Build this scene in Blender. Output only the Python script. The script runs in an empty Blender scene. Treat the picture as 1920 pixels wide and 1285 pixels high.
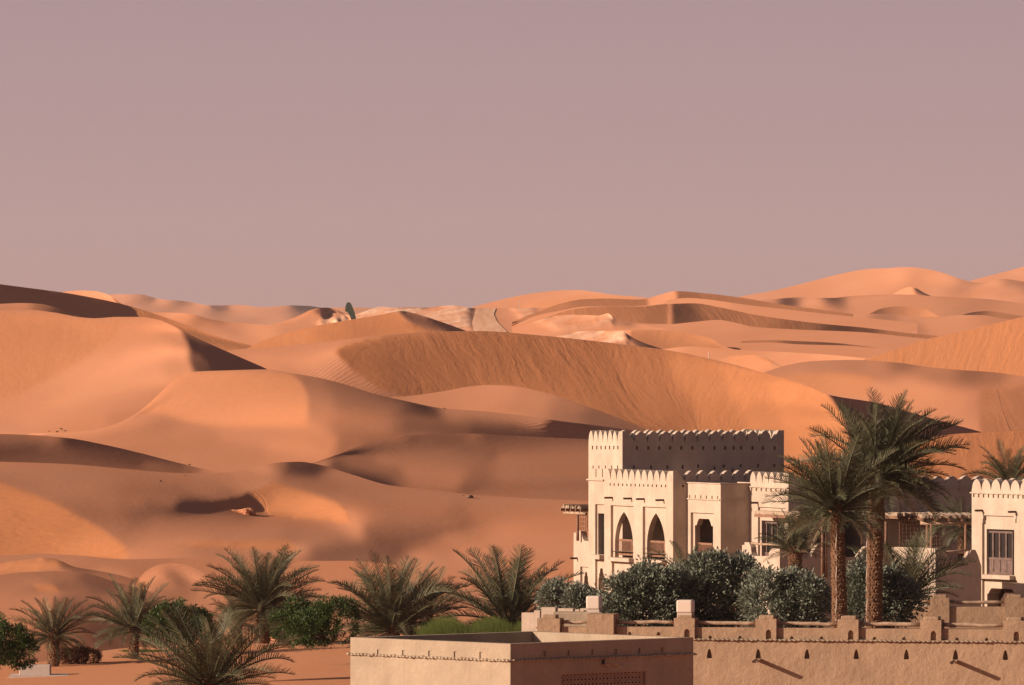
import bpy, bmesh, math, random
import numpy as np
from mathutils import Vector, Matrix

# ---------------------------------------------------------------- camera
W_PX, H_PX, F_PX, V_HOR, CAM_Z = 1920.0, 1285.0, 16000.0, 600.0, 16.0
sc = bpy.context.scene
col = sc.collection
cam_d = bpy.data.cameras.new('camera')
cam = bpy.data.objects.new('camera', cam_d)
col.objects.link(cam)
cam.location = (0, 0, CAM_Z)
cam.rotation_euler = (math.pi / 2, 0, 0)
cam_d.sensor_width = 36.0
cam_d.lens = 36.0 * F_PX / W_PX
cam_d.shift_y = -((H_PX / 2) - V_HOR) / W_PX
cam_d.clip_start = 1.0
cam_d.clip_end = 60000.0
sc.camera = cam

# ---------------------------------------------------------------- sky and sun
SUN_AZ, SUN_EL = math.radians(73.0), math.radians(18.0)     # azimuth: to the left of straight behind the camera
TO_SUN = Vector((-math.sin(SUN_AZ) * math.cos(SUN_EL), -math.cos(SUN_AZ) * math.cos(SUN_EL), math.sin(SUN_EL)))
world = bpy.data.worlds.new('World')
sc.world = world
world.use_nodes = True
wn, wl = world.node_tree.nodes, world.node_tree.links
wn.clear()
w_out = wn.new('ShaderNodeOutputWorld')
w_bg = wn.new('ShaderNodeBackground')
w_bg.inputs['Strength'].default_value = 0.05
w_sky = wn.new('ShaderNodeTexSky')
w_sky.sky_type = 'NISHITA'
w_sky.sun_disc = False
w_sky.sun_elevation = SUN_EL
w_sky.sun_rotation = math.atan2(TO_SUN.x, TO_SUN.y)
w_sky.dust_density = 6.0
w_sky.air_density = 1.0
w_sky.ozone_density = 1.0
# dusty mauve air that thickens evenly towards the horizon all the way round
w_tc = wn.new('ShaderNodeTexCoord')
w_sep = wn.new('ShaderNodeSeparateXYZ')
w_abs = wn.new('ShaderNodeMath'); w_abs.operation = 'ABSOLUTE'
w_inv = wn.new('ShaderNodeMath'); w_inv.operation = 'SUBTRACT'; w_inv.inputs[0].default_value = 1.0
w_pow = wn.new('ShaderNodeMath'); w_pow.operation = 'POWER'; w_pow.inputs[1].default_value = 5.0
w_mix = wn.new('ShaderNodeMix'); w_mix.data_type = 'RGBA'
HAZE_LOW, HAZE_HIGH = (6.46, 3.98, 3.66, 1), (6.9, 4.85, 5.2, 1)
w_pow2 = wn.new('ShaderNodeMath'); w_pow2.operation = 'POWER'; w_pow2.inputs[1].default_value = 40.0
w_haze = wn.new('ShaderNodeMix'); w_haze.data_type = 'RGBA'
w_haze.inputs[6].default_value = HAZE_HIGH; w_haze.inputs[7].default_value = HAZE_LOW
wl.new(w_inv.outputs[0], w_pow2.inputs[0]); wl.new(w_pow2.outputs[0], w_haze.inputs[0]); wl.new(w_haze.outputs[2], w_mix.inputs[7])
w_tint = wn.new('ShaderNodeMix'); w_tint.data_type = 'RGBA'; w_tint.blend_type = 'MULTIPLY'
w_tint.inputs[0].default_value = 1.0
w_tint.inputs[7].default_value = (0.74, 0.64, 0.74, 1)
wl.new(w_tc.outputs['Generated'], w_sep.inputs[0])
wl.new(w_sep.outputs['Z'], w_abs.inputs[0])
wl.new(w_abs.outputs[0], w_inv.inputs[1])
wl.new(w_inv.outputs[0], w_pow.inputs[0])
wl.new(w_pow.outputs[0], w_mix.inputs[0])
wl.new(w_sky.outputs[0], w_tint.inputs[6])
wl.new(w_tint.outputs[2], w_mix.inputs[6])
wl.new(w_mix.outputs[2], w_bg.inputs['Color'])
wl.new(w_bg.outputs[0], w_out.inputs['Surface'])

sun_d = bpy.data.lights.new('sun', 'SUN')
sun_d.energy = 5.0
sun_d.angle = math.radians(0.6)
sun_d.color = (1.0, 0.80, 0.61)
sun = bpy.data.objects.new('sun', sun_d)
col.objects.link(sun)
sun.rotation_euler = TO_SUN.to_track_quat('Z', 'Y').to_euler()
sun.location = (-60, 200, 80)

sc.view_settings.view_transform = 'Standard'
sc.view_settings.look = 'None'
sc.view_settings.gamma = 1.0
sc.view_settings.use_curve_mapping = False
sc.view_settings.exposure = 0.56
sc.cycles.max_bounces = 6
sc.cycles.use_denoising = True
sc.cycles.volume_bounces = 0

random.seed(7)
# ---------------------------------------------------------------- helpers
def px(u, v, D):
    """the point seen at photo pixel (u, v) at distance D along the view axis"""
    return Vector(((u - 960.0) / F_PX * D, D, CAM_Z - (v - V_HOR) / F_PX * D))

def tag(o, label=None, cat=None, group=None, kind=None):
    if label: o['label'] = label
    if cat: o['category'] = cat; o['kind'] = kind or 'thing'
    if group: o['group'] = group
    if kind: o['kind'] = kind
    return o

def empty(name, loc=(0, 0, 0), rz=0.0, label=None, cat=None, group=None):
    o = bpy.data.objects.new(name, None)
    o.empty_display_size = 0.3
    o.location = loc
    o.rotation_euler = (0, 0, rz)
    col.objects.link(o)
    return tag(o, label, cat, group)

def link_mesh(name, me, mat=None, parent=None, keep_world=True):
    o = bpy.data.objects.new(name, me)
    col.objects.link(o)
    if mat is not None and not me.materials:
        me.materials.append(mat)
    if parent is not None:
        o.parent = parent
        if keep_world:
            o.matrix_parent_inverse = world_matrix(parent).inverted()
    return o

def world_matrix(o):
    m = Matrix.LocRotScale(o.location, o.rotation_euler.to_quaternion(), o.scale)
    if o.parent is not None:
        m = world_matrix(o.parent) @ o.matrix_parent_inverse @ m
    return m

class MB:
    """collects faces, then links them as ONE mesh object"""
    def __init__(self):
        self.v, self.f, self.m = [], [], []
    def face(self, pts, mi=0):
        n = len(self.v)
        self.v.extend([tuple(p) for p in pts])
        self.f.append(tuple(range(n, n + len(pts))))
        self.m.append(mi)
    def add(self, pts, faces, mi=0):
        n = len(self.v)
        self.v.extend([tuple(p) for p in pts])
        for f in faces:
            self.f.append(tuple(i + n for i in f)); self.m.append(mi)
    def hexa(self, a, mi=0):
        """8 corners: bottom ring 0-3, top ring 4-7"""
        self.add(a, [(3, 2, 1, 0), (4, 5, 6, 7), (0, 1, 5, 4), (1, 2, 6, 5), (2, 3, 7, 6), (3, 0, 4, 7)], mi)
    def box(self, c, size, rz=0.0, mi=0, taper=1.0):
        hx, hy, hz = size[0] / 2, size[1] / 2, size[2] / 2
        cs, sn = math.cos(rz), math.sin(rz)
        pts = []
        for z in (-hz, hz):
            k = 1.0 if z < 0 else taper
            for (x, y) in ((-hx, -hy), (hx, -hy), (hx, hy), (-hx, hy)):
                pts.append((c[0] + (x * cs - y * sn) * k, c[1] + (x * sn + y * cs) * k, c[2] + z))
        self.hexa(pts, mi)
    def tube(self, pts, radii, n=8, mi=0, cap=True):
        rings = []
        P = [Vector(p) for p in pts]
        for i, p in enumerate(P):
            d = (P[min(i + 1, len(P) - 1)] - P[max(i - 1, 0)]).normalized()
            a = d.cross(Vector((0, 0, 1)))
            if a.length < 1e-3: a = Vector((1, 0, 0))
            a.normalize(); b = a.cross(d)
            r = radii[i] if isinstance(radii, (list, tuple)) else radii
            rings.append([p + (a * math.cos(2 * math.pi * k / n) + b * math.sin(2 * math.pi * k / n)) * r for k in range(n)])
        base = len(self.v)
        for ring in rings: self.v.extend([tuple(q) for q in ring])
        for i in range(len(rings) - 1):
            for k in range(n):
                k2 = (k + 1) % n
                self.f.append((base + i * n + k, base + (i + 1) * n + k, base + (i + 1) * n + k2, base + i * n + k2)); self.m.append(mi)
        if cap:
            self.f.append(tuple(base + k for k in range(n))); self.m.append(mi)
            self.f.append(tuple(base + (len(rings) - 1) * n + k for k in reversed(range(n)))); self.m.append(mi)
    def mesh(self, name, mats, smooth=False):
        me = bpy.data.meshes.new(name)
        me.from_pydata(self.v, [], self.f)
        for m in (mats if isinstance(mats, (list, tuple)) else [mats]): me.materials.append(m)
        if len(me.materials) > 1:
            me.polygons.foreach_set('material_index', self.m)
        if smooth:
            me.polygons.foreach_set('use_smooth', [True] * len(me.polygons))
        me.update()
        return me
    def build(self, name, mats, parent=None, smooth=False):
        return link_mesh(name, self.mesh(name, mats, smooth), None, parent)

# ---------------------------------------------------------------- materials
def new_mat(name, rough=0.9, spec=0.1):
    m = bpy.data.materials.new(name)
    m.use_nodes = True
    n, l = m.node_tree.nodes, m.node_tree.links
    b = n['Principled BSDF']
    b.inputs['Roughness'].default_value = rough
    b.inputs['Specular IOR Level'].default_value = spec
    return m, n, l, b

def noise(n, l, vec, scale, detail=4.0, rough=0.55):
    t = n.new('ShaderNodeTexNoise')
    t.inputs['Scale'].default_value = scale
    t.inputs['Detail'].default_value = detail
    t.inputs['Roughness'].default_value = rough
    if vec is not None: l.new(vec, t.inputs['Vector'])
    return t.outputs['Fac']

def mixc(n, l, fac, a, b, blend='MIX'):
    m = n.new('ShaderNodeMix'); m.data_type = 'RGBA'; m.blend_type = blend
    for s, x in ((0, fac), (6, a), (7, b)):
        if hasattr(x, 'is_linked') or hasattr(x, 'links'): l.new(x, m.inputs[s])
        elif s == 0: m.inputs[0].default_value = x
        else: m.inputs[s].default_value = (x[0], x[1], x[2], 1)
    return m.outputs[2]

def maprange(n, l, x, a, b, c=0.0, d=1.0):
    m = n.new('ShaderNodeMapRange')
    l.new(x, m.inputs[0])
    for i, q in enumerate((a, b, c, d)): m.inputs[i + 1].default_value = q
    return m.outputs[0]

def math2(n, l, op, a, b):
    m = n.new('ShaderNodeMath'); m.operation = op
    for i, x in enumerate((a, b)):
        if hasattr(x, 'links'): l.new(x, m.inputs[i])
        else: m.inputs[i].default_value = x
    return m.outputs[0]

def bump(n, l, b, h, strength, dist, prev=None):
    t = n.new('ShaderNodeBump')
    t.inputs['Strength'].default_value = strength
    t.inputs['Distance'].default_value = dist
    l.new(h, t.inputs['Height'])
    if prev is not None: l.new(prev, t.inputs['Normal'])
    l.new(t.outputs[0], b.inputs['Normal'])
    return t.outputs[0]

def attr(n, name):
    a = n.new('ShaderNodeAttribute'); a.attribute_name = name
    return a

def mat_sand(name, tan, orange, pale=(0.66, 0.45, 0.33), ripple=1.0):
    """wind-blown sand: coarse pale grains on the open slopes, finer orange sand on the slip faces"""
    m, n, l, b = new_mat(name, 1.0, 0.0)
    geo = n.new('ShaderNodeNewGeometry').outputs['Position']
    slip, stk, rock = attr(n, 'slip'), attr(n, 'streak'), attr(n, 'rocky')
    big = noise(n, l, geo, 0.035, 3.0)
    c = mixc(n, l, maprange(n, l, big, 0.3, 0.7), tan, [x * y for x, y in zip(tan, (0.97, 0.88, 0.78))])
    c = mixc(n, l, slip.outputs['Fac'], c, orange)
    fine = noise(n, l, geo, 1.3, 6.0, 0.65)
    c = mixc(n, l, maprange(n, l, fine, 0.25, 0.75, 0.0, 0.35), c, [x * 0.80 for x in tan])
    # gypsum and rock showing through
    rk = noise(n, l, geo, 0.05, 6.0, 0.7)
    rmask = math2(n, l, 'MULTIPLY', rock.outputs['Fac'], maprange(n, l, rk, 0.42, 0.60, 0.0, 0.8))
    c = mixc(n, l, rmask, c, pale)
    # avalanche tongues running down the slip faces
    wob = n.new('ShaderNodeTexNoise'); wob.inputs['Scale'].default_value = 0.16; wob.inputs['Detail'].default_value = 3.0; l.new(geo, wob.inputs['Vector'])
    wsc = n.new('ShaderNodeVectorMath'); wsc.operation = 'MULTIPLY'; l.new(wob.outputs['Color'], wsc.inputs[0]); wsc.inputs[1].default_value = (3.2, 0.0, 2.0)
    wadd = n.new('ShaderNodeVectorMath'); wadd.operation = 'ADD'; l.new(stk.outputs['Vector'], wadd.inputs[0]); l.new(wsc.outputs[0], wadd.inputs[1])
    vx = n.new('ShaderNodeVectorMath'); vx.operation = 'MULTIPLY'
    l.new(wadd.outputs[0], vx.inputs[0])
    vx.inputs[1].default_value = (1.0, 0.22, 1.0)
    st1 = noise(n, l, vx.outputs[0], 0.9, 5.0, 0.62)
    vx2 = n.new('ShaderNodeVectorMath'); vx2.operation = 'MULTIPLY'
    l.new(wadd.outputs[0], vx2.inputs[0])
    vx2.inputs[1].default_value = (0.30, 0.07, 1.0)
    st2 = noise(n, l, vx2.outputs[0], 0.9, 3.0, 0.6)
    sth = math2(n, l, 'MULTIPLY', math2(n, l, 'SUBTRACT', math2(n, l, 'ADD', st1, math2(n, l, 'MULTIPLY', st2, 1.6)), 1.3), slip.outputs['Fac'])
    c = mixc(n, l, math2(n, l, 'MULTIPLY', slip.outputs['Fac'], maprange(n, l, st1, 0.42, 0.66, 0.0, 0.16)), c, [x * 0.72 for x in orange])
    l.new(c, b.inputs['Base Color'])
    nb = bump(n, l, b, math2(n, l, 'MULTIPLY', sth, maprange(n, l, big, 0.35, 0.65, 0.35, 1.0)), 0.5, 0.25)
    # wind ripples and grain
    wv = n.new('ShaderNodeTexWave'); wv.inputs['Scale'].default_value = 0.55
    wv.inputs['Distortion'].default_value = 7.0; wv.inputs['Detail'].default_value = 2.0; wv.inputs['Detail Scale'].default_value = 0.35
    mp = n.new('ShaderNodeMapping'); mp.inputs['Rotation'].default_value = (0, 0, 0.9)
    l.new(geo, mp.inputs[0]); l.new(mp.outputs[0], wv.inputs['Vector'])
    soft = noise(n, l, geo, 0.02, 2.0)
    rip = math2(n, l, 'MULTIPLY', wv.outputs['Fac'], maprange(n, l, soft, 0.45, 0.65, 0.0, 1.0))
    rip = math2(n, l, 'MULTIPLY', rip, math2(n, l, 'SUBTRACT', 1.0, slip.outputs['Fac']))
    nb = bump(n, l, b, rip, 0.22 * ripple, 0.12, nb)
    nb = bump(n, l, b, fine, 0.30, 0.12, nb)
    rkb = math2(n, l, 'MULTIPLY', rock.outputs['Fac'], rk)
    bump(n, l, b, rkb, 0.7, 2.0, nb)
    return m

M = {}
M['sand'] = mat_sand('sand', (0.50, 0.232, 0.137), (0.545, 0.218, 0.093))
M['sand_far'] = mat_sand('sand_far', (0.58, 0.268, 0.156), (0.56, 0.228, 0.10), ripple=0.0)
M['sand_near'] = mat_sand('sand_near', (0.56, 0.265, 0.15), (0.56, 0.26, 0.135))

# ---------------------------------------------------------------- terrain
DUNES, LABELS, DEBUG = {}, {}, None
SX, SY, SZ = -TO_SUN.x, -TO_SUN.y, TO_SUN.z      # the sun lies at (-SX, -SY, SZ)

def in_poly(U, V, poly):
    inside = np.zeros(U.shape, bool)
    n = len(poly)
    for i in range(n):
        x1, y1 = poly[i]; x2, y2 = poly[(i + 1) % n]
        if y1 == y2: continue
        c = ((V >= y1) != (V >= y2)) & (U < (x2 - x1) * (V - y1) / (y2 - y1) + x1)
        inside ^= c
    return inside

FLATTEN = 0.65
def shepard(U, V, S):
    """smooth interpolation of scattered notes: (u, v, exposure to the sun, fall) or ([points of a stroke], exposure, fall)"""
    num_b = np.zeros(U.shape); num_q = np.zeros(U.shape); den = np.zeros(U.shape)
    for s in S:
        if isinstance(s[0], (list, tuple)):
            pts, b = s[0], s[1]; sl = s[2] if len(s) > 2 else 10.0
            d2 = np.full(U.shape, 1e12)
            for (x1, y1), (x2, y2) in zip(pts[:-1], pts[1:]):
                ax, ay = (x2 - x1) / 1.6, y2 - y1
                t = np.clip((((U - x1) / 1.6) * ax + (V - y1) * ay) / (ax * ax + ay * ay), 0, 1)
                d2 = np.minimum(d2, ((U - x1) / 1.6 - t * ax) ** 2 + (V - y1 - t * ay) ** 2)
            d2 += 30.0
        else:
            u, v, b = s[:3]
            sl = s[3] if len(s) > 3 else 10.0
            d2 = ((U - u) / 2.2) ** 2 + (V - v) ** 2 + 60.0
        if sl < 16: sl *= FLATTEN
        w = d2 ** -1.6
        num_b += w * b; num_q += w * math.log(1.0 / math.tan(math.radians(sl))); den += w
    return num_b / den, np.exp(num_q / den)

def tilt(b, q):
    """sideways lean of a slope that falls with cotangent q and meets the sun at cosine b"""
    p = np.zeros(b.shape)
    for _ in range(40):
        p = 0.6 * p + 0.4 * (SY + SZ * q - b * np.sqrt(1 + p * p + q * q)) / SX
    return np.clip(p, -0.8 * q - 0.6, 1.0 * q + 0.8)

def solve_surface(U, V, p, q, wv, iters=320, start=None):
    """the surface whose slopes come closest to (p, q): least squares by conjugate gradients"""
    Z = -V
    gh = 0.5 * (p[1:] + p[:-1]) * np.diff(U, axis=0) + 0.5 * (q[1:] + q[:-1]) * np.diff(Z, axis=0)
    gv = 0.5 * (q[:, 1:] + q[:, :-1]) * np.diff(Z, axis=1)
    wvv = wv / np.maximum(0.5 * (q[:, 1:] + q[:, :-1]), 0.5) ** 1.0
    whh = 1.0 / np.maximum(0.5 * (q[1:] + q[:-1]), 0.5) ** 1.0
    def AT(h, v):
        r = np.zeros(U.shape)
        r[1:] += h; r[:-1] -= h
        r[:, 1:] += v; r[:, :-1] -= v
        return r
    def A(y): return AT(whh * np.diff(y, axis=0), wvv * np.diff(y, axis=1)) + 1e-7 * y
    rhs = AT(whh * gh, wvv * gv)
    y = np.zeros(U.shape) if start is None else start.copy()
    if start is None:                        # middle row first, then straight along the columns
        j0 = U.shape[1] // 2
        y[1:, j0] = np.cumsum(gh[:, j0])
        for j in range(j0 + 1, U.shape[1]): y[:, j] = y[:, j - 1] + gv[:, j - 1]
        for j in range(j0 - 1, -1, -1): y[:, j] = y[:, j + 1] - gv[:, j]
    diag = np.zeros(U.shape)
    diag[1:] += whh; diag[:-1] += whh; diag[:, 1:] += wvv; diag[:, :-1] += wvv
    r = rhs - A(y); z = r / diag; d = z.copy(); rz = (r * z).sum()
    for _ in range(iters):
        Ad = A(d); a = rz / (d * Ad).sum()
        y += a * d; r -= a * Ad
        z = r / diag; rz2 = (r * z).sum()
        if rz2 < 1e-9: break
        d = z + (rz2 / rz) * d; rz = rz2
    return y

def slopes(U, V, y):
    """(p, q) of a surface on the slanted grid"""
    dyv = np.gradient(y, axis=1); dvv = np.gradient(V, axis=1)
    q = -dyv / dvv
    dyu = np.gradient(y, axis=0); dvu = np.gradient(V, axis=0); du = np.gradient(U, axis=0)
    return (dyu + q * dvu) / du, q

def fit_surface(U, V, p, q, bt, wv, rounds=36):
    """alternate between an integrable surface and slopes that meet the sun as noted"""
    y = solve_surface(U, V, p, q, wv, 260)
    q0 = q.copy()
    for k in range(rounds):
        P, Q = slopes(U, V, y)
        P, Q = blur(P, 1), blur(Q, 1)
        Q = np.clip(Q, 0.8, 80.0); P = np.clip(P, -1.2 * Q - 1, 1.2 * Q + 1)
        Q = np.exp(0.93 * np.log(Q) + 0.07 * np.log(q0))           # keep the noted steepness in mind
        for _ in range(2):
            n2 = 1 + P * P + Q * Q; n1 = np.sqrt(n2)
            num = SY + SZ * Q - SX * P
            bb = num / n1
            gp = -SX / n1 - num * P / (n1 * n2)
            gq = (SZ / n1 - num * Q / (n1 * n2)) * 0.5
            e = bt - bb
            e = np.where((bt < 0.0) & (bb < bt), 0.0, e)
            st = e / (gp * gp + gq * gq + 0.02 / n2)
            lim = 0.5 * n1
            P = P + np.clip(st * gp, -lim, lim); Q = np.clip(Q + np.clip(st * gq * 0.5, -lim, lim), 0.8, 80.0)
        Qmin = np.sqrt(1 + P * P) / 0.72                            # sand rests no steeper than about 35 degrees
        Q = np.maximum(Q, np.minimum(Qmin, 6.0))
        y = solve_surface(U, V, P, Q, 0.6, 60, y)
    P, Q = slopes(U, V, y)
    return y, P, Q

def curve(pts, u):
    """smooth curve through the noted points (monotone enough for crest lines)"""
    P = np.array(pts, float)
    x, y = P[:, 0], P[:, 1]
    h = np.diff(x); dl = np.diff(y) / h
    m = np.zeros(len(x)); m[0] = dl[0]; m[-1] = dl[-1]
    for i in range(1, len(x) - 1):
        m[i] = 0 if dl[i - 1] * dl[i] <= 0 else 2 * dl[i - 1] * dl[i] / (dl[i - 1] + dl[i])
    uc = np.clip(u, x[0], x[-1])
    k = np.clip(np.searchsorted(x, uc, side='right') - 1, 0, len(h) - 1)
    t = (uc - x[k]) / h[k]
    return ((2 * t**3 - 3 * t**2 + 1) * y[k] + (t**3 - 2 * t**2 + t) * h[k] * m[k]
            + (-2 * t**3 + 3 * t**2) * y[k + 1] + (t**3 - t**2) * h[k] * m[k + 1])

def blur(a, k):
    for _ in range(k):
        b = a.copy()
        b[1:-1] = 0.25 * a[:-2] + 0.5 * a[1:-1] + 0.25 * a[2:]
        a = b.copy()
        a[:, 1:-1] = 0.25 * b[:, :-2] + 0.5 * b[:, 1:-1] + 0.25 * b[:, 2:]
    return a

ZB_U, ZB_V = np.arange(-100, 2041, 4.0), np.arange(480, 1501, 4.0)
ZB = np.full((len(ZB_U), len(ZB_V)), 1e9)
def stand_before(name, U, V, D, gap=0.988):
    """sand bodies are laid from far to near: each must stand clear in front of those behind it, so choose its distance"""
    i = np.clip(np.round((U + 100) / 4).astype(int), 0, len(ZB_U) - 1); j = np.clip(np.round((V - 480) / 4).astype(int), 0, len(ZB_V) - 1)
    k = float(np.min(ZB[i, j] * gap / D))
    if k < 1.0: D = D * k
    if DEBUG is not None: print('STAND %-20s k %.3f  D %.0f..%.0f' % (name, k, D.min(), D.max()))
    np.minimum.at(ZB, (i, j), D)
    for a in (0, 1):                             # close the gaps of the coarse raster
        for b in (0, 1):
            np.minimum.at(ZB, (np.minimum(i + a, len(ZB_U) - 1), np.minimum(j + b, len(ZB_V) - 1)), D)
    return D

def dune(name, D0, crest, bottom, notes, faces=(), mat='sand', step=3.0, wv=0.25, rocky=(), rough=0.0, anchor=None, back=24.0, seed=1, follow=None, back_slope=0.5):
    """a body of sand: crest line and foot, slopes from notes, sharp-edged slip faces, a far side falling away behind the crest.
    faces: (outline, notes, slip amount, softness)"""
    u0, u1 = crest[0][0], crest[-1][0]
    nu = int((u1 - u0) / step) + 1
    us = np.linspace(u0, u1, nu)
    ct = curve(crest, us)
    bt = curve(bottom, us) if isinstance(bottom, (list, tuple)) else np.full(nu, float(bottom))
    bt = np.maximum(bt, ct + 6.0)
    nt = max(8, int(np.max(bt - ct) / step) + 1)
    t = np.linspace(0, 1, nt) ** 1.15
    U = np.repeat(us[:, None], nt, 1)
    V = ct[:, None] + (bt - ct)[:, None] * t[None, :]
    b, q = shepard(U, V, notes)
    b, q = blur(b, 5), blur(q, 5)
    p = tilt(b, q)
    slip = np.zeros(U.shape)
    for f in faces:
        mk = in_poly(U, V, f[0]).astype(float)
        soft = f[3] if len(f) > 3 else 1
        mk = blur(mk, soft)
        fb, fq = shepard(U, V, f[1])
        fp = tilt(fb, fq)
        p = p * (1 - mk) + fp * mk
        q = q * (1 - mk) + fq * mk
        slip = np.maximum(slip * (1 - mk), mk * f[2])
    bt_map = (SY + SZ * q - SX * p) / np.sqrt(1 + p * p + q * q)
    y, p, q = fit_surface(U, V, p, q, bt_map, wv)
    if DEBUG is not None: DEBUG.append((name, U, V, bt_map, (SY + SZ * q - SX * p) / np.sqrt(1 + p * p + q * q), q, p))
    s = D0 / F_PX
    if anchor is None: y0 = np.median(y)
    else:
        ia = int(np.clip((anchor[0] - u0) / step, 0, nu - 1)); ja = int(np.argmin(abs(V[ia] - anchor[1]))); y0 = y[ia, ja]
    D = D0 + (y - y0) * s
    if follow is not None: D = D0 + np.clip(D - D0, -follow, follow)
    D = np.maximum(D, D0 * 0.6)
    D = stand_before(name, U, V, D)
    rk = np.zeros(U.shape)
    for poly, amt in rocky: rk = np.maximum(rk, blur(in_poly(U, V, poly).astype(float), 5) * amt)
    if rough > 0:
        rg = np.random.RandomState(seed)
        nz = np.zeros(U.shape)
        for k, a in ((1, 0.8), (3, 1.0), (8, 1.6)):
            w = blur(rg.randn(*U.shape), k); nz += a * w / w.std()
        D = D + rk * nz * rough
    # streak coordinate carried down the fall line
    p, q = blur(p, 6), blur(q, 6)
    lean = np.clip(p * q / (1 + p * p), -2.5, 2.5)
    cst = np.zeros(U.shape); cst[:, 0] = us
    for j in range(1, nt):
        dv = V[:, j] - V[:, j - 1]
        cst[:, j] = np.interp(us - lean[:, j] * dv, us, cst[:, j - 1])
    X = (U - 960.0) / F_PX * D
    Zw = CAM_Z - (V - V_HOR) / F_PX * D
    co = np.stack([X, D, Zw], -1).reshape(-1, 3)
    idx = np.arange(nu * nt).reshape(nu, nt)
    quads = np.stack([idx[:-1, :-1], idx[:-1, 1:], idx[1:, 1:], idx[1:, :-1]], -1).reshape(-1, 4)
    # the far side
    nb = 6
    dist = np.linspace(0, 1, nb) * back * 2.2
    drop = dist * back_slope
    top = np.stack([X[:, 0], D[:, 0], Zw[:, 0]], -1)
    bk = np.repeat(top[:, None, :], nb, 1)
    bk[:, :, 1] += dist[None, :]; bk[:, :, 2] -= drop[None, :] + 0.002
    n0 = len(co)
    co = np.concatenate([co, bk.reshape(-1, 3)])
    ib = n0 + np.arange(nu * nb).reshape(nu, nb)
    qb = np.stack([ib[:-1, :-1], ib[1:, :-1], ib[1:, 1:], ib[:-1, 1:]], -1).reshape(-1, 4)
    quads = np.concatenate([quads, qb])
    me = bpy.data.meshes.new(name)
    me.vertices.add(len(co)); me.vertices.foreach_set('co', co.ravel().astype(np.float32))
    me.loops.add(quads.size); me.loops.foreach_set('vertex_index', quads.ravel().astype(np.int32))
    me.polygons.add(len(quads))
    me.polygons.foreach_set('loop_start', np.arange(0, quads.size, 4, dtype=np.int32))
    me.polygons.foreach_set('use_smooth', np.ones(len(quads), bool))
    me.update(calc_edges=True)
    pad = np.zeros(nu * nb)
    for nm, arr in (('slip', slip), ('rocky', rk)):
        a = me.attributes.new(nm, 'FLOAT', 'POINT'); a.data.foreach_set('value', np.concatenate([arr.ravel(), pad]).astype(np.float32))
    sv = np.stack([cst * s, V * s, np.full(U.shape, seed * 7.3)], -1).reshape(-1, 3)
    a = me.attributes.new('streak', 'FLOAT_VECTOR', 'POINT')
    a.data.foreach_set('vector', np.concatenate([sv, np.zeros((nu * nb, 3))]).ravel().astype(np.float32))
    o = link_mesh(name, me, M[mat])
    o['kind'] = 'structure'
    o['label'] = LABELS.get(name, name.replace('_', ' '))
    DUNES[name] = (us, V, D)
    return o



# the open desert floor out to the horizon
g = MB()
g.face([(-30000, -400, CAM_Z - 40), (30000, -400, CAM_Z - 40), (30000, 45000, CAM_Z - 40), (-30000, 45000, CAM_Z - 40)])
desert = g.build('desert_ground', M['sand_far'])
tag(desert, kind='structure')

# --- far ridges
dune('far_ridge', 9000, [(100, 580), (180, 560), (215, 552), (262, 552), (300, 561), (345, 565), (400, 573), (450, 572), (490, 576), (545, 573), (580, 574), (610, 578), (640, 576.5), (675, 576.5), (720, 579), (760, 576), (800, 577), (850, 579), (900, 580)], 625,
     [(230, 560, .6, 14), (268, 562, .2, 14), (300, 566, .6, 14), (335, 568, .1, 14), (372, 572, .55, 14), (410, 578, .1, 14), (450, 580, .5, 14), (520, 582, .38, 14), (565, 580, .02, 14), (595, 583, .1, 14), (620, 582, .5, 14), (680, 582, .35, 14), (300, 585, .3), (350, 590, .5), (450, 595, .4), (520, 600, .5), (250, 575, .4)],
     
     faces=[([(320, 563), (345, 565), (372, 571), (350, 571), (335, 568)], [(345, 568, -.1, 18)], 0, 1), ([(392, 572), (425, 575), (436, 580), (412, 580), (398, 578)], [(412, 577, -.1, 18)], 0, 1), ([(540, 572), (585, 573), (612, 579), (600, 585), (560, 582)], [(580, 578, -.1, 18)], 0, 1), ([(262, 552), (285, 557), (300, 562), (285, 566), (268, 561)], [(280, 560, .05, 18)], 0, 1)],
     mat='sand_far', back=60)
dune('far_right_ridge', 6000, [(1760, 545), (1800, 533), (1840, 521), (1880, 511), (1920, 500), (2000, 482)], 560,
     [(1850, 530, .55, 14), (1920, 510, .6, 14), (1980, 500, .6, 14), (1900, 535, .5, 14)], mat='sand_far', back=60)
dune('high_dune', 4600, [(1340, 572), (1385, 557), (1450, 545), (1520, 528), (1580, 513), (1630, 504.5), (1665, 503), (1700, 501), (1740, 505), (1775, 514), (1800, 523), (1830, 530), (1858, 527), (1880, 523), (1910, 527), (1950, 533), (2000, 540)], 585,
     [(1450, 552, .5, 20), (1520, 540, .55, 20), (1600, 522, .58, 20), (1650, 515, .62, 20), (1685, 518, .72, 18), (1715, 525, .42, 18), (1750, 520, .55, 18), (1780, 530, .6, 18), (1805, 525, .25, 18), (1822, 530, .12, 18), (1835, 545, .65, 14), (1870, 535, .65, 14), (1895, 527, .1, 14), (1920, 532, .15, 14), (1900, 545, .6, 12), (1600, 550, .6, 14), (1500, 555, .5, 16), (1750, 550, .62, 12), (1850, 560, .6)],
     mat='sand_far', back=60)
dune('pale_knoll', 4000, [(1655, 562), (1672, 553), (1690, 543), (1706, 538.5), (1718, 541), (1732, 549), (1748, 556), (1765, 562)], 575,
     [(1690, 550, .8, 22), (1705, 545, .8, 22), (1700, 556, .7, 16)],
     faces=[([(1712, 538), (1765, 560), (1765, 566), (1735, 558), (1715, 552)], [(1730, 553, -.1, 25)], 0, 1)], mat='sand_far', back=40)
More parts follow.
